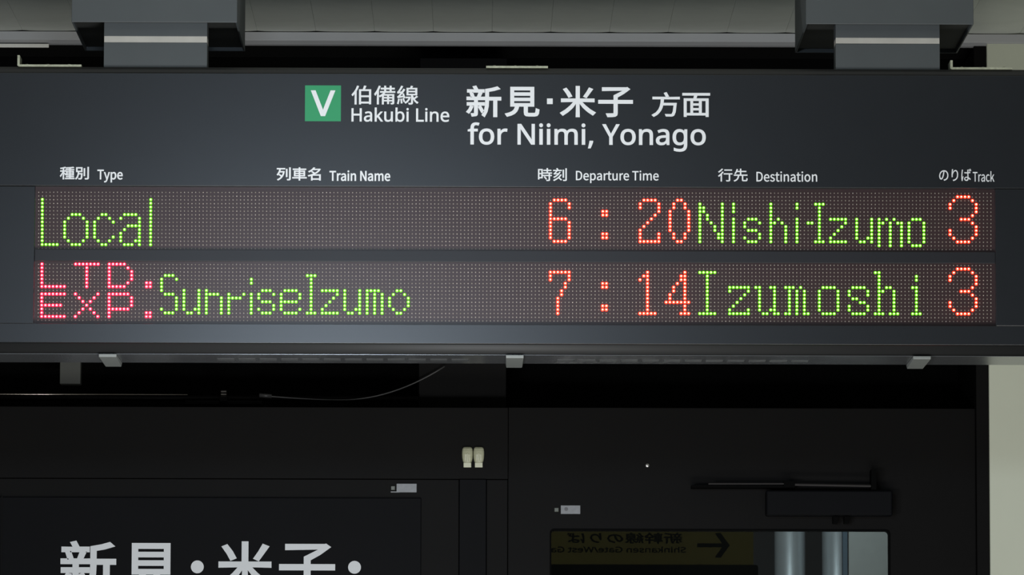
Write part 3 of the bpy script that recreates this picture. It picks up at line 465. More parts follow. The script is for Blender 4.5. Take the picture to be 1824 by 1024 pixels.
# floor of the recess over the door
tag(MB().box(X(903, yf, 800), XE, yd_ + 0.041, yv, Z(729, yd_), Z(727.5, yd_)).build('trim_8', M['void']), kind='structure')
# post between the two leaves
hb = MB()
hb.box(X(818, yf, 950), X(866, yf, 950), yf - 0.004, yf + 0.42, 0, Z(852.6, yf, 400))
tag(hb.build('trim_6', M['blue_black'], bevel=0.001), kind='structure')
hb = MB()
hb.box(X(866.6, yf, 950), X(904, yf, 950), yf + 0.004, yf + 0.06, 0, Z(852.6, yf, 400))
tag(hb.build('trim_7', M['black'], bevel=0.0008), kind='structure')

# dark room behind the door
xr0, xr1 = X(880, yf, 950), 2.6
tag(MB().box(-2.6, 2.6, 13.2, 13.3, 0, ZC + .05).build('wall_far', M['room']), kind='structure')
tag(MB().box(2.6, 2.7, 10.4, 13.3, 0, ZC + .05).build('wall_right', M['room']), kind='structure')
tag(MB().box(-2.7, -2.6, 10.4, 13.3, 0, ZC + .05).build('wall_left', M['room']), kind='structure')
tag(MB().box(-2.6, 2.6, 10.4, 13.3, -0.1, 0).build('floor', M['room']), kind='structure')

# ---------------------------------------------------------------- the door with the window
yd = YW + 0.03
dx0, dx1 = X(905.5, yd, 900), X(1737.5, yd, 900)
dz1 = Z(727, yd, 1300)
door = thing('door_1', None, None, ((dx0 + dx1) / 2, yd, 0))
door['kind'] = 'structure'
wx0, wx1, wz1 = X(981, yd, 980), X(1584, yd, 980), Z(944, yd, 1250)
wz0 = wz1 - 0.62
outer = [(dx0, 0.02), (dx1, 0.02), (dx1, dz1), (dx0, dz1)]
outline_slab(outer, [arc_rect(wx0, wx1, wz0, wz1, 0.007)], yd, yd + 0.04).build('door_leaf', M['black'], door)
gk = outline_slab(arc_rect(wx0 - 0.0018, wx1 + 0.0018, wz0 - 0.0018, wz1 + 0.0018, 0.008), [arc_rect(wx0 + 0.001, wx1 - 0.001, wz0 + 0.001, wz1 - 0.001, 0.006)], yd - 0.002, yd + 0.012)
tag(gk.build('window_gasket', M['void'], door), 'thin black rubber gasket round the window')
MB().box(wx0 - 0.002, wx1 + 0.002, yd + 0.014, yd + 0.018, wz0 - 0.002, wz1 + 0.002).build('window_pane', M['glass'], door)
# closer and its arm
yc = yd - 0.045
b = MB().box(X(1365, yc, 890), X(1590, yc, 890), yc, yd - 0.0005, Z(917.5, yc, 1480), Z(873, yc, 1480)).build('closer_body', M['blue_black'], door, bevel=0.003)
a = MB()
a.tube([P(1262, 861.5, yc - .004), P(1396, 861.5, yc - .004)], 0.0016)
a.tube([P(1416, 863, yc - .004), P(1551, 865.5, yc - .004)], 0.0026)
tag(a.build('closer_arm', mat('arm_metal', (0.02, 0.017, 0.017), 0.5, spec=0.3), door), 'thin dull metal arm above the closer')
a = MB()
a.box(X(1232, yc, 862), X(1402, yc, 862), yc + 0.004, yd - .0005, Z(868, yc, 1320), Z(864, yc, 1320))
a.box(X(1396, yc, 862), X(1416, yc, 862), yc, yd - .0005, Z(868, yc, 1406), Z(857, yc, 1406))
a.box(X(1552, yc, 850), X(1561, yc, 850), yc, yd - .0005, Z(872, yc, 1556), Z(836, yc, 1556))
a.build('closer_bracket', M['void'], door)
for xx in (1485, 1505):
    MB().box(X(xx, yc, 924), X(xx + 8.5, yc, 924), yc + .012, yd - .0005, Z(930.5, yc, 1500), Z(918.5, yc, 1500)).build('valve_screw', M['void'], door)
lb = MB().box(X(999, yd, 908), X(1033.5, yd, 908), yd - 0.0012, yd - .0001, Z(915.3, yd, 1016), Z(900.3, yd, 1016)).build('label_plate', M['label'], door)
tag(lb, 'small grey label plate above the window')
keep(lb, door)
MB().dome(P(1008.5, 906.5, yd - .0013), 0.0035, .0001, 12, 1).build('printed_mark', M['label_print'], lb, fix=False)
tag(MB().box(X(987.5, yd, 908), X(995, yd, 908), yd - 0.002, yd - .0001, Z(911.5, yd, 991), Z(904.5, yd, 991)).build('sensor_button', M['button'], door, bevel=.0006), 'tiny square button left of the label plate')
tag(MB().dome(P(1153, 829, yd), 0.0042, 0.0022, 14, 4).build('screw_head', mat('screw_metal', (0.8, 0.76, 0.74), 0.25, metal=1.0), door, smooth=True), 'tiny shiny screw head')

# seen through the window
yi = 11.5
for nm, a0, a1, lab in (('steel_column', 1381, 1436, 'round brushed steel column behind the door window, left one'),
                        ('steel_column', 1466, 1522, 'round brushed steel column behind the door window beside the blue edge')):
    cx, rr = (X(a0, yi, 990) + X(a1, yi, 990)) / 2, (X(a1, yi, 990) - X(a0, yi, 990)) / 2
    o = MB().tube([(cx, yi + rr, 0.0), (cx, yi + rr, 2.95)], rr, 32).build(nm, M['steel'], smooth=False)
    for p in o.data.polygons: p.use_smooth = len(p.vertices) == 4
    tag(o, lab, 'column', 'steel columns behind the window')
yp = 11.2
pp = thing('partition_panel', 'pale grey partition panel with a blue edge behind the door window', 'partition', (X(1545, yp, 990), yp, 0))
MB().box(X(1511.5, yp, 990), X(1640, yp, 990), yp, yp + .03, 0, 2.9).build('board', M['panel'], pp, bevel=.001)
tag(MB().box(X(1501, yp, 990), X(1509.5, yp, 990), yp - .006, yp + .03, 0, 2.9).build('edge_strip', M['edge'], pp, bevel=.001), 'dark blue edge strip')

# ---------------------------------------------------------------- the dark direction board, lower left
yb = yf - 0.004
bx0, bx1, bz1 = X(-40, yb, 950), X(750, yb, 950), Z(886, yb, 400)
brd = thing('direction_board', 'large black board with big white lettering, lower left under the departure display', 'sign', ((bx0 + bx1) / 2, yb, bz1 - 0.45))
MB().box(bx0, bx1, yb, yb + 0.03, bz1 - 0.45, bz1).build('board', M['blue_black'], brd, bevel=.001)
tag(MB().box(X(2, yb, 950), X(4, yb, 950), yb - .003, yb - .0002, bz1 - .45, bz1 + .002).build('edge_bead', M['black'], brd), 'thin vertical bead on the left')
yl = yb - 0.0006
for key, bb in (('新', (107, 963, 207, 1053)), ('見', (219.5, 967, 318.5, 1052)), ('米', (386.7, 964, 486.5, 1054)), ('子', (497, 968, 597, 1054))):
    lettering('lettering', key, bb, yl, brd, M['film'], 2.2)
for cx, cy in ((351.5, 1009.5), (631.5, 1010.3)):
    MB().dome(P(cx, cy, yl), 0.0118, .0001, 32, 1).build('lettering', M['film'], brd, fix=False)
lb = MB().box(X(706.5, yb, 868), X(742, yb, 868), yf - 0.0012, yf + .0038, Z(876.5, yb, 724), Z(861.3, yb, 724))
ls = thing('label_plate', 'small grey label plate with a tiny button, above the right end of the lettered board', 'label', P(724, 876.5, yf))
l2 = lb.build('plate', M['label'], ls)
MB().box(X(696, yf, 875), X(712, yf, 875), yf - .001, yf + .0038, Z(877, yf, 710), Z(875.3, yf, 710)).build('lower_lip', M['label'], ls)
tag(MB().box(X(696.5, yf, 868), X(703.5, yf, 868), yf - .002, yf + .0038, Z(872.7, yf, 700), Z(865.7, yf, 700)).build('button', M['button'], ls, bevel=.0006), 'tiny grey green button')

# ---------------------------------------------------------------- pair of cream plastic catches
def catch(cx, label):
    yk = yf - 0.004 - 0.0001
    t = thing('plastic_catch', label, 'catch', P(cx, 833, yk), 'cream plastic catches on the dark post')
    s = (X(cx + 1, yk, 815) - X(cx, yk, 815))
    bx, tz = X(cx, yk, 815), Z(796, yk, cx)
    # cap: stack of widths from top to bottom, each level a rounded slab bulging to the front
    lev = [(0.0, 5.5, 2.0), (1.2, 7.6, 5.0), (3.5, 9.0, 7.5), (8, 9.7, 9.0), (14, 9.8, 9.5), (20, 9.4, 9.0), (25, 8.4, 8.0), (28.5, 7.0, 7.0)]
    vs, n = [], 12
    for dz, w, dp in lev:
        for k in range(n + 1):
            q = math.pi * k / n
            cx_, sy_ = math.cos(q), math.sin(q)
            vs.append((bx + w * s * math.copysign(abs(cx_) ** 0.6, cx_), yk - dp * s * abs(sy_) ** 0.5, tz - dz * s))
    f = [(j * (n + 1) + k, j * (n + 1) + k + 1, (j + 1) * (n + 1) + k + 1, (j + 1) * (n + 1) + k) for j in range(len(lev) - 1) for k in range(n)]
    f += [tuple(range(n + 1)), tuple(range((len(lev) - 1) * (n + 1), len(lev) * (n + 1)))[::-1]]
    MB().add(vs, f).build('cap', M['plastic'], t, smooth=False, bevel=0)
    tag(MB().box(bx - 6.9 * s, bx + 6.9 * s, yk - 8.5 * s, yk, tz - 37 * s, tz - 28.4 * s).build('foot', M['plastic_pale'], t, bevel=.0008), 'paler straight foot')
    # ridge: tapering wedge on the front of the cap
    z1, z0 = tz - 11 * s, tz - 27 * s
    yr = yk - 9.3 * s
    MB().add([(bx - 1.0 * s, yr, z1), (bx + 1.0 * s, yr, z1), (bx + 2.6 * s, yr, z0), (bx - 2.6 * s, yr, z0),
              (bx - .6 * s, yr - 1.2 * s, z1 - s), (bx + .6 * s, yr - 1.2 * s, z1 - s), (bx + 2.0 * s, yr - 2.6 * s, z0), (bx - 2.0 * s, yr - 2.6 * s, z0)],
             [(0, 1, 5, 4), (1, 2, 6, 5), (2, 3, 7, 6), (3, 0, 4, 7), (4, 5, 6, 7), (3, 2, 1, 0)]).build('ridge', M['plastic_pale'], t)


catch(832.6, 'cream plastic catch on the dark post, left one of the pair')
catch(852.8, 'cream plastic catch on the dark post, right one of the pair')

# ---------------------------------------------------------------- in the transom recess
yt = YW + 0.12
tk = thing('door_track', 'thin shiny metal track rod in the dark gap under the display, far left', 'track', P(100, 712, yt))
MB().tube([P(-300, 701.3, yt), P(334, 703.0, yt)], 0.0014).build('rod', M['rail'], tk, smooth=True)
tag(MB().tube([P(-300, 708, yt + .02), P(745, 710.5, yt + .02)], 0.006).build('beam', M['black'], tk, smooth=True), 'dull black beam under the rod')
rl = MB()
for dy in (-5, 0, 5):
    c = P(398.5, 702 + dy, yt - .01)
    rl.tube([(c.x - 0.005, c.y, c.z), (c.x + .005, c.y, c.z)], 0.0022)
tag(rl.build('roller', mat('roller_metal', (0.12, 0.11, 0.10), 0.3, metal=0.8), tk), 'small stacked roller')
MB().box(X(330, yt, 717), X(468, yt, 717), yt - .02, yt + .02, Z(722, yt, 400), Z(715, yt, 400)).build('carriage', M['black'], tk, bevel=.001)
MB().box(X(392, yt, 717), X(406, yt, 717), yt - .022, yt + .0, Z(721, yt, 400), Z(708, yt, 400)).build('stopper', M['void'], tk, bevel=.001)

pts = []
for t in range(25):
    u = t / 24
    x = 470 + 322 * u
    y = 705 + 7.5 * math.sin(min(1, u * 2.2) * math.pi / 2) - 60 * max(0, u - 0.42) ** 2 / 0.58 ** 2
    pts.append(P(x, y, yt + .01))
cb = MB().tube(pts, 0.0014, 8)
cb.tube([P(462, 704, yt + .01), P(484, 705.6, yt + .01)], 0.004, 8)
tag(cb.build('cable', M['cable'], smooth=True), 'thin dark cable sagging in the gap under the display', 'cable')
hp = MB().box(X(104.5, yt, 660), X(141.5, yt, 660), yt + .03, yt + .06, Z(681, yt, 120), Z(560, yt, 120))
tag(hp.build('hanger_plate', mat('hanger_paint', (0.06, 0.062, 0.055), .6), bevel=.001), 'dull grey upright plate in the dark gap under the display, left', 'bracket')

# pale bar, upper left, under the ceiling trim
pb = MB().box(X(-150, YW + .02, 80), X(88, YW + .02, 80), YW + .004, YW + .010, Z(83.6, YW, 40), Z(77.2, YW, 40))
tag(pb.build('metal_bar', mat('pale_bar_metal', (0.88, 0.85, 0.78), .4), bevel=.0008), 'pale thin metal bar under the ceiling trim, upper left', 'bar')

# ================================================================== CEILING BRACKETS THE SIGN HANGS FROM
YS = 9.1                                            # face of the sign
zs_top = Z(120.3, YS)
zs_bot = Z(631.8, YS)
for (x0, x1, p0, p1, zpx, lab) in ((127.5, 422.5, 185, 369, 39.6, 'grey ceiling bracket holding the display, left one'), (1435.5, 1734, 1488.5, 1674, 43.2, 'grey ceiling bracket holding the display, right one')):
    ybx = YS - 0.012
    xm = (x0 + x1) / 2
    zb = Z(zpx, ybx, xm)
    bx0, bx1 = X(x0, ybx, 20), X(x1, ybx, 20)
    t = thing('ceiling_bracket', lab, 'bracket', ((bx0 + bx1) / 2, YS + .15, zs_top), 'ceiling brackets of the display')
    w, yb1 = 0.003, ybx + 0.315
    cv = MB()
    cv.box(bx0, bx1, ybx, ybx + w, zb, ZC)
    cv.box(bx0, bx1, yb1 - w, yb1, zb, ZC)
    cv.box(bx0, bx0 + w, ybx + w, yb1 - w, zb, ZC)
    cv.box(bx1 - w, bx1, ybx + w, yb1 - w, zb, ZC)
    cv.build('cover', M['grey'], t, bevel=.0008)
    tag(MB().box(bx0 + w, bx1 - w, ybx + w, yb1 - w, zb + .0065, zb + .0095).build('base_plate', M['grey_shaded'], t), 'plate closing the cover from below, its shade painted in')
    ypo = YS + 0.012
    a0, a1 = X(p0, ypo, 90), X(p1, ypo, 90)
    pmx = (p0 + p1) / 2
    d = 3.0 if p0 > 900 else 0.0
    MB().box(a0, a1, ypo, ypo + .05, Z(64.5 + d, ypo, pmx), zb + .0064).build('upper_post', M['grey'], t, bevel=.0006)
    tag(MB().box(a0 + .0004, a1 - .0004, ypo + .001, ypo + .049, Z(75.8 + d * .7, ypo, pmx), Z(64.4 + d, ypo, pmx)).build('band', M['band'], t), 'pale band round the post')
    MB().box(a0, a1, ypo, ypo + .05, zs_top + .0002, Z(75.9 + d * .7, ypo, pmx)).build('lower_post', M['grey'], t, bevel=.0006)

# ================================================================== THE DEPARTURE DISPLAY
sx0, sx1 = X(-46, YS, 370), X(1882, YS, 370)
D = 0.152
sign = thing('departure_display', 'long dark hanging train departure display with two rows of lit lettering', 'sign', ((sx0 + sx1) / 2, YS + D / 2, zs_bot))
z_lip, z_open1, z_open0, z_roll = Z(131.5, YS), Z(333.4, YS), Z(578.3, YS), Z(612, YS)
ox0, ox1 = X(61.2, YS, 455), X(1773.5, YS, 455)
MB().box(sx0, sx1, YS + .024, YS + D, zs_bot + .001, zs_top).build('housing', M['shell'], sign, bevel=.001)
# top lip: sloping back from the nameplate to the top edge
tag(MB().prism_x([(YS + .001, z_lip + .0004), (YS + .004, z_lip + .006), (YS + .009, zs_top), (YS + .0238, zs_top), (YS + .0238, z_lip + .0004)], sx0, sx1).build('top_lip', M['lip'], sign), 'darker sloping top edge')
plate = MB().box(sx0, sx1, YS, YS + .0238, z_open1, z_lip).build('nameplate', M['slate'], sign, bevel=.0012, seg=3)
keep(plate, sign)
MB().box(sx0, ox0, YS, YS + .0238, z_open0 + .0002, z_open1 - .0007).build('side_frame', M['slate'], sign, bevel=.0007)
MB().box(ox1, sx1, YS, YS + .0238, z_open0 + .0002, z_open1 - .0007).build('side_frame', M['slate'], sign, bevel=.0007)
zr = z_roll
MB().box(sx0, sx1, YS, YS + .0238, zr, z_open0).build('lower_rail', M['slate'], sign, bevel=.0005)
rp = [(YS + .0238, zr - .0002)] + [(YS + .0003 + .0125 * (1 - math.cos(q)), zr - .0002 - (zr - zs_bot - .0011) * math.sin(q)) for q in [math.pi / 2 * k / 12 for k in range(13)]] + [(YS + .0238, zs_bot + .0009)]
rail_curve = MB().prism_x(rp, sx0, sx1).build('rail_curve_shaded', M['lip'], sign)  # curve of the lower rail, its shade put into a duller material
for p in rail_curve.data.polygons:
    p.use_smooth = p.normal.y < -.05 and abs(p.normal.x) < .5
tag(rail_curve, 'lower edge of the face curving back, shade painted in')
ub = MB().box(sx0, sx1, YS + .008, YS + D, zs_bot, zs_bot + .0009).build('underside_panel', M['under'], sign)
tag(ub, 'paler glossy bottom panel')
keep(ub, sign)
# vents in the bottom panel
lv = None
for x_first in (387.5, 992.5):
    for k in range(12):
        xx = x_first + k * 37.9
        yy = YS + .09
        cx = X(xx + 15, yy, 640)
        if lv is None:
            hwv = (X(xx + 15, yy, 640) - X(xx, yy, 640))
            org = parent_origin(sign)
            lv = MB().prism_x([(yy - .012, zs_bot - .0003), (yy + .012, zs_bot - .0012), (yy + .012, zs_bot + .0002), (yy - .012, zs_bot + .0002)], -hwv + org[0], hwv + org[0]).build('vent_louver', M['louver'], ub)
            o = lv
        else:
            o = lv.copy()
            C.objects.link(o)
        o.location = (cx - parent_origin(sign)[0], 0, 0)
# latches hanging from the bottom panel
for xc in (191.5, 917, 1642.5):
    w = X(xc + 15.8, YS, 640) - X(xc, YS, 640)
    cx = X(xc, YS, 640)
    lt = MB()
    lt.add([(cx - w, YS + .001, zs_bot - .0003), (cx + w, YS + .001, zs_bot - .0003), (cx + w, YS + .001, zs_bot - .0052), (cx - w, YS + .001, zs_bot - .0052),
            (cx - w, YS + .150, zs_bot - .0003), (cx + w, YS + .150, zs_bot - .0003), (cx + w * .9, YS + .150, zs_bot - .0070), (cx - w * .9, YS + .150, zs_bot - .0070)],
           [(0, 1, 2, 3), (4, 7, 6, 5), (0, 4, 5, 1), (3, 2, 6, 7), (0, 3, 7, 4), (1, 5, 6, 2)])
    tag(lt.build('latch', M['latch'], sign, bevel=.0008), 'pale grey latch under the bottom panel')

# angle brackets lying on top
def lug(xa, xb, leg, bolts, ytop):
    yk = YS + .004
    g = lambda px, py=115: X(px, yk, py)
    mid = (xa + xb) / 2
    h = (Z(100, yk, mid) - Z(101, yk, mid))
    mb = MB()
    mb.box(g(xa), g(xb), yk, yk + .045, zs_top + .0001, zs_top + 3.6 * h)
    if leg:
        mb.box(g(xa) - 4 * h, g(xa), yk, yk + .045, zs_top + 2 * h, zs_top + leg * h)
        mb.add([(g(xa) - 4 * h, yk, zs_top + 2 * h), (g(xa), yk, zs_top + 2 * h), (g(xa), yk, zs_top + .0001), (g(xa) - 1.5 * h, yk, zs_top + .0001),
                (g(xa) - 4 * h, yk + .045, zs_top + 2 * h), (g(xa), yk + .045, zs_top + 2 * h), (g(xa), yk + .045, zs_top + .0001), (g(xa) - 1.5 * h, yk + .045, zs_top + .0001)],
               [(0, 1, 2, 3), (4, 7, 6, 5), (0, 4, 5, 1), (1, 5, 6, 2), (2, 6, 7, 3), (3, 7, 4, 0)])
    o = mb.build('angle_bracket', M['zinc'], sign)
    tag(o, 'small pale zinc angle bracket on top')
    keep(o, sign)
    for b in bolts:
        c = (g(b), yk + .012, zs_top + 3.6 * h)
        MB().tube([(c[0], c[1], c[2] - .0002), (c[0], c[1], c[2] + 2.4 * h)], 2.6 * h, 6).build('bolt', M['zinc'], o)


lug(35, 145, 20, (47, 85, 122), 117)
lug(866, 976, 0, (881, 918, 957), 119)
lug(1697, 1803, 16, (1714, 1752, 1789), 121)

# ---------------------------------------------------------------- lettering on the nameplate
yq = YS - 0.0003
bd = MB().box(X(543.3, YS, 184), X(607.3, YS, 184), yq - .0001, YS + .0001, Z(216, YS, 575), Z(152.2, YS, 575)).build('line_badge', M['green'], sign)
tag(bd, 'square green badge with a white letter V')
keep(bd, sign)
lettering('letter', 'V', (553.8, 160.8, 597, 206.8), yq - .0004, bd, M['film'], 0.95)
for key, bb, hw in (
        ('伯備線', (626, 152.4, 745.5, 186.3), 0.35), ('Hakubi Line', (626, 191.5, 800.3, 217), 0.42),
        ('新', (830.5, 152.4, 893, 208.6), 1.15), ('見', (899.5, 154.6, 961, 208), 1.15), ('米', (997.6, 153, 1061, 208.8), 1.15), ('子', (1065.5, 155, 1127.5, 208.8), 1.15),
        ('方', (1160.8, 164, 1211, 208.3), 0.62), ('面', (1215.3, 165.5, 1265, 208.3), 0.62),
        ('for Niimi, Yonago', (833, 218.4, 1257.3, 269.8), 0.72),
        ('種別', (106.6, 296.8, 158.5, 319.7), 0.42), ('Type', (173.3, 302, 218.7, 325), 0.40),
        ('列車名', (492.8, 297.8, 571.5, 321.6), 0.42), ('Train Name', (586.8, 303.4, 695.2, 322.6), 0.46),
        ('時刻', (958.3, 299.2, 1009.7, 322.5), 0.30), ('Departure Time', (1025.8, 303.6, 1173.3, 326.2), 0.26),
        ('行先', (1279, 300.3, 1331.8, 323.4), 0.26), ('Destination', (1347.3, 305.2, 1455.6, 323.7), 0.24),
        ('のりば', (1672.8, 300.5, 1730, 322.4), 0.18), ('Track', (1732.8, 304.8, 1771.2, 323.8), 0.16)):
    lettering('lettering', key, bb, yq, plate, M['film'], hw)
MB().box(X(974.3, YS, 181), X(984.5, YS, 181), yq, YS - .00001, Z(185.4, YS, 979), Z(175.4, YS, 979)).build('lettering', M['film'], plate)

# ---------------------------------------------------------------- the two LED boards
YB = YS + .012
divz = (Z(466, YS), Z(445.6, YS))
tag(MB().box(ox0, ox1, YS + .006, YS + .0238, divz[0], divz[1]).build('divider_bar', M['divider'], sign, bevel=.0005), 'dark bar between the two rows')


def rng(s):
    out = []
    for t in s.split(','):
        if '-' in t:
            a, b = t.split('-')
            out += range(int(a), int(b) + 1)
        else:
            out.append(int(t))
    return out


# lit dots: (character, colour, [(rows, columns), ...]), columns 0-255 from the left, rows 0-15 from the top
THREE = [('1', '246-249'), ('2,12', '245,250'), ('3,4,10,11', '244,251'), ('5,9', '251'), ('6,8', '250'), ('7', '247-249'), ('13', '246-249')]
DOT_HIGH, DOT_LOW = [('5,6', '151,152')], [('11,12', '151,152')]      # the two halves of the colon
LEDS = [
    [('L', 'green', [('2-14', '1'), ('14', '2-5')]),
     ('o', 'green', [('6', '9-11'), ('7,13', '8,12'), ('8-12', '7,13'), ('14', '9-11')]),
     ('c', 'green', [('6,14', '17,18'), ('7,13', '16,19'), ('8,12', '15,20'), ('9-11', '15')]),
     ('a', 'green', [('6', '23-26'), ('7', '22,27'), ('8', '27'), ('9', '24-27'), ('10', '23,27'), ('11,12', '22,27'), ('13', '22,26,27'), ('14', '23-25,27')]),
     ('l', 'green', [('2-14', '30')]),
     ('6', 'orange', [('2', '138-141'), ('3,4', '137,142'), ('5,6', '137'), ('7', '137-141'), ('8-12', '137,142'), ('13', '138-141')]),
     ('.', 'orange', DOT_HIGH), ('.', 'orange', DOT_LOW),
     ('2', 'orange', [('2', '162-165'), ('3,4', '161,166'), ('5', '166'), ('6', '165'), ('7', '164'), ('8', '163'), ('9', '162'), ('10', '161'), ('11,12', '161,166'), ('13', '161-166')]),
     ('0', 'orange', [('2,13', '171,172'), ('3,4,11,12', '170,173'), ('5-10', '169,174')]),
     ('N', 'green', [('3-13', '177,183'), ('4,5', '178'), ('6,7', '179'), ('8', '180'), ('9,10', '181'), ('11,12', '182')]),
     ('i', 'green', [('3-5,7-13', '186')]),
     ('s', 'green', [('7,10,13', '190-192'), ('8', '189,193'), ('9', '189'), ('11', '193'), ('12', '189,193')]),
     ('h', 'green', [('3-13', '196'), ('7', '198'), ('8', '197,199'), ('9-13', '200')]),
     ('i', 'green', [('3,4,7-13', '203')]),
     ('-', 'green', [('8', '206,207')]),
     ('I', 'green', [('3,13', '208-210'), ('4-12', '209')]),
     ('z', 'green', [('7', '212-216'), ('8', '216'), ('9', '215'), ('10', '214'), ('11', '213'), ('12', '212'), ('13', '212-216')]),
     ('u', 'green', [('7-12', '219'), ('13', '220,221'), ('12', '222'), ('7-13', '223')]),
     ('m', 'green', [('7-14', '225'), ('7', '227,229'), ('8', '226,230'), ('8-14', '228,231')]),
     ('o', 'green', [('7,14', '234-236'), ('8-13', '233,237')]),
     ('3', 'orange', THREE)],
    [('L', 'pink', [('0-6', '1'), ('6', '2-7')]),
     ('T', 'pink', [('0', '10-16'), ('1-6', '13')]),
     ('D', 'pink', [('0-6', '19'), ('0,6', '20-23'), ('1,5', '24'), ('2-4', '25')]),
     ('.', 'pink', [('5,6', '29,30')]),
     ('E', 'pink', [('8-14', '1'), ('8,14', '2-7'), ('11', '2-6')]),
     ('X', 'pink', [('8,14', '10,16'), ('9,13', '11,15'), ('10,12', '12,14'), ('11', '13')]),
     ('P', 'pink', [('8-14', '19'), ('8,12', '20-24'), ('9-11', '25')]),
     ('.', 'pink', [('13,14', '29,30')]),
     ('S', 'green', [('3,8,13', '34-36'), ('4', '33,37'), ('5-7', '33'), ('9-11', '37'), ('12', '33,37')]),
     ('u', 'green', [('7-12', '39'), ('13', '40,41'), ('12', '42'), ('7-13', '43')]),
     ('n', 'green', [('7-13', '45'), ('8', '46-48'), ('9-13', '49')]),
     ('r', 'green', [('8-13', '51'), ('9', '52-54'), ('8', '55')]),
     ('i', 'green', [('4,5,8-13', '57')]),
     ('s', 'green', [('7,10,13', '60-62'), ('8', '59,63'), ('9', '59'), ('11', '63'), ('12', '59,63')]),
     ('e', 'green', [('7,13', '66-69'), ('8,9,12', '65,70'), ('10', '65-69'), ('11', '65')]),
     ('I', 'green', [('3,13', '72-74'), ('4-12', '73')]),
     ('z', 'green', [('7,13', '76-80'), ('8', '80'), ('9', '79'), ('10', '78'), ('11', '77'), ('12', '76')]),
     ('u', 'green', [('7-12', '82'), ('13', '83,84'), ('12', '85'), ('7-13', '86')]),
     ('m', 'green', [('7-13', '88,90'), ('7', '89,91'), ('8-13', '92')]),
     ('o', 'green', [('7,13', '96,97'), ('8,12', '95,98'), ('9-11', '94,99')]),
     ('7', 'orange', [('2', '137-142'), ('3,4', '137,142'), ('5,6', '141'), ('7,8', '140'), ('9-13', '139')]),
     ('.', 'orange', DOT_HIGH), ('.', 'orange', DOT_LOW),
     ('1', 'orange', [('2-13', '163'), ('3', '162'), ('4', '161'), ('13', '161-165')]),
     ('4', 'orange', [('2-13', '173'), ('3,4', '172'), ('5', '171'), ('6,7', '170'), ('8,9', '169'), ('10', '168-174'), ('13', '172-174')]),
     ('I', 'green', [('2,13', '177-181'), ('3-12', '179')]),
     ('z', 'green', [('6,13', '185-190'), ('7,12', '185,190'), ('8', '189'), ('9', '188'), ('10', '187'), ('11', '186')]),
     ('u', 'green', [('6', '192,196'), ('6-12', '193'), ('13', '194,195,198'), ('12', '196'), ('6-13', '197')]),
     ('m', 'green', [('6', '200,202,204'), ('6-13', '201'), ('7-13', '203,205'), ('13', '200,206')]),
     ('o', 'green', [('6,13', '210-213'), ('7-12', '209,214')]),
     ('s', 'green', [('6,13', '218-221'), ('7,8,11,12', '217,222'), ('9', '218,219'), ('10', '220,221')]),
     ('h', 'green', [('2-13', '225'), ('2', '224'), ('6', '227,228'), ('7', '226'), ('7-13', '229'), ('13', '224,226,228,230')]),
     ('i', 'green', [('3,4', '235'), ('6-13', '235'), ('6', '234'), ('13', '234,236')]),
     ('3', 'orange', THREE)],
]


CORN = [((68.9, 341.8), (1765.3, 344.1), (68.4, 442.1), (1765.3, 444.4)),
        ((68.2, 470.3), (1765.3, 472.5), (67.6, 570.3), (1765.3, 572.4))]
for bi in (0, 1):
    tl, tr_, bl, br = [P(a, b, YB) for a, b in CORN[bi]]
    z1, z0 = (z_open1, divz[1]) if bi == 0 else (divz[0], z_open0)
    bo = MB().box(ox0 - .002, ox1 + .002, YB, YB + .0035, z0 - .002, z1 + .002).build('led_board', M['board'], sign)
    tag(bo, 'upper row of lit lettering' if bi == 0 else 'lower row of lit lettering')
    keep(bo, sign)

    def pos(c, r):
        u, v = c / 255.0, r / 15.0
        a = tl.lerp(tr_, u)
        b = bl.lerp(br, u)
        return a.lerp(b, v)
    lit = set()
    for ch, colr, rows in LEDS[bi]:
        mb = MB()
        for rs, cols in rows:
            for r in rng(rs):
                for c in rng(cols):
                    if (c, r) in lit: continue
                    lit.add((c, r))
                    p = pos(c, r)
                    mb.dome(p, 0.0027, 0.0024, 12, 3, 0)  # lens widened to the size of the halo
                    mb.dome((p.x, p.y - .0017, p.z), 0.00135, 0.0013, 10, 3, 1)
        mb.build('lit_character', [M['lens_halo_' + colr], M['core_' + colr]], bo, fix=False)
    off = MB()
    for r in range(16):
        for c in range(256):
            if (c, r) not in lit:
                off.dome(pos(c, r), 0.00110, 0.00028, 6, 2)
    o = off.build('unlit_led_grid', M['led_off'], bo, fix=False, smooth=True)
    o['kind'] = 'stuff'
    o['label'] = 'fine grid of tiny unlit pale dots'

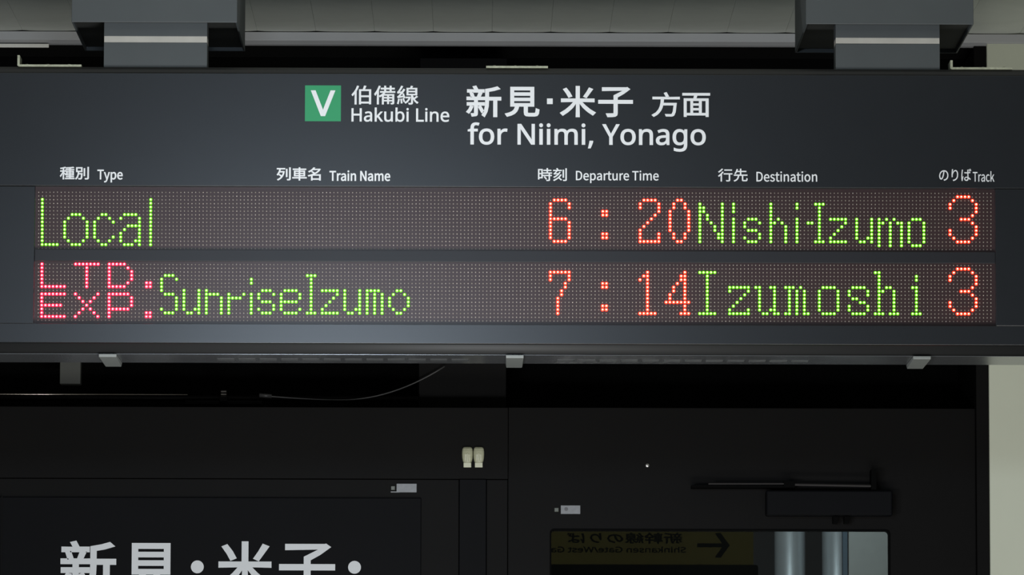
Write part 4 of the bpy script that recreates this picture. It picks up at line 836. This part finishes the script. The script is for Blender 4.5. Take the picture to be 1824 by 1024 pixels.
# ================================================================== yellow lightbox behind the photographer, mirrored by the door window
YM = 2 * (yd + .014)
def mir(px, py, Yv):
    p = P(px, py, Yv)
    return p.x, p.z
ysg = -3.0
yv_ = YM - ysg
mx0, mx1 = mir(700, 975, yv_)[0], mir(1342, 975, yv_)[0]
mz1, mz0 = mir(1100, 925, yv_)[1], mir(1100, 1005, yv_)[1]
ls = thing('gate_sign', 'yellow lightbox sign with black arrow, mirrored dimly in the door window', 'sign', ((mx0 + mx1) / 2, ysg, mz0 - .05))
MB().box(mx0, mx1, ysg - .12, ysg, mz0, mz1).build('light_panel', M['yellow'], ls)
tag(MB().box(mx0 - .02, mx1 + .02, ysg - .14, ysg - .0005 + .012, mz0 - .2, mz0 - .0003).build('lower_case', M['ink'], ls, bevel=.01), 'black case below the lit panel')
w_ = (mir(984, 962, yv_)[0] - .05, mir(1222, 962, yv_)[0], mir(1100, 984, yv_)[1], mir(1100, 973, yv_)[1])
def mirrored(key, wb, hw=0):
    o = lettering('lettering', key, None, ysg + .0006, ls, M['ink'], hw, world_box=wb)
    cxm = (wb[0] + wb[1]) / 2 - parent_origin(ls)[0]
    for v in o.data.vertices:                       # reads the right way round for someone facing the sign
        v.co.x = 2 * cxm - v.co.x
    o.data.update()
mirrored('Shinkansen Gate/West Gate', w_, 1.0)
mirrored('新幹線のりば', (mir(1010, 962, yv_)[0], mir(1215, 962, yv_)[0], mir(1100, 968, yv_)[1], mir(1100, 948, yv_)[1]), 1.5)
ax0, ax1 = mir(1242, 971, yv_)[0], mir(1300, 971, yv_)[0]
az = mir(1270, 971, yv_)[1]
u_ = (ax1 - ax0) / 58
arr = MB().prism_y([(ax0, az - 3.5 * u_), (ax1 - 14 * u_, az - 3.5 * u_), (ax1 - 27 * u_, az - 22 * u_), (ax1 - 16 * u_, az - 22 * u_), (ax1, az), (ax1 - 16 * u_, az + 22 * u_), (ax1 - 27 * u_, az + 22 * u_), (ax1 - 14 * u_, az + 3.5 * u_), (ax0, az + 3.5 * u_)], ysg + .0002, ysg + .001)
arr.build('arrow', M['ink'], ls)
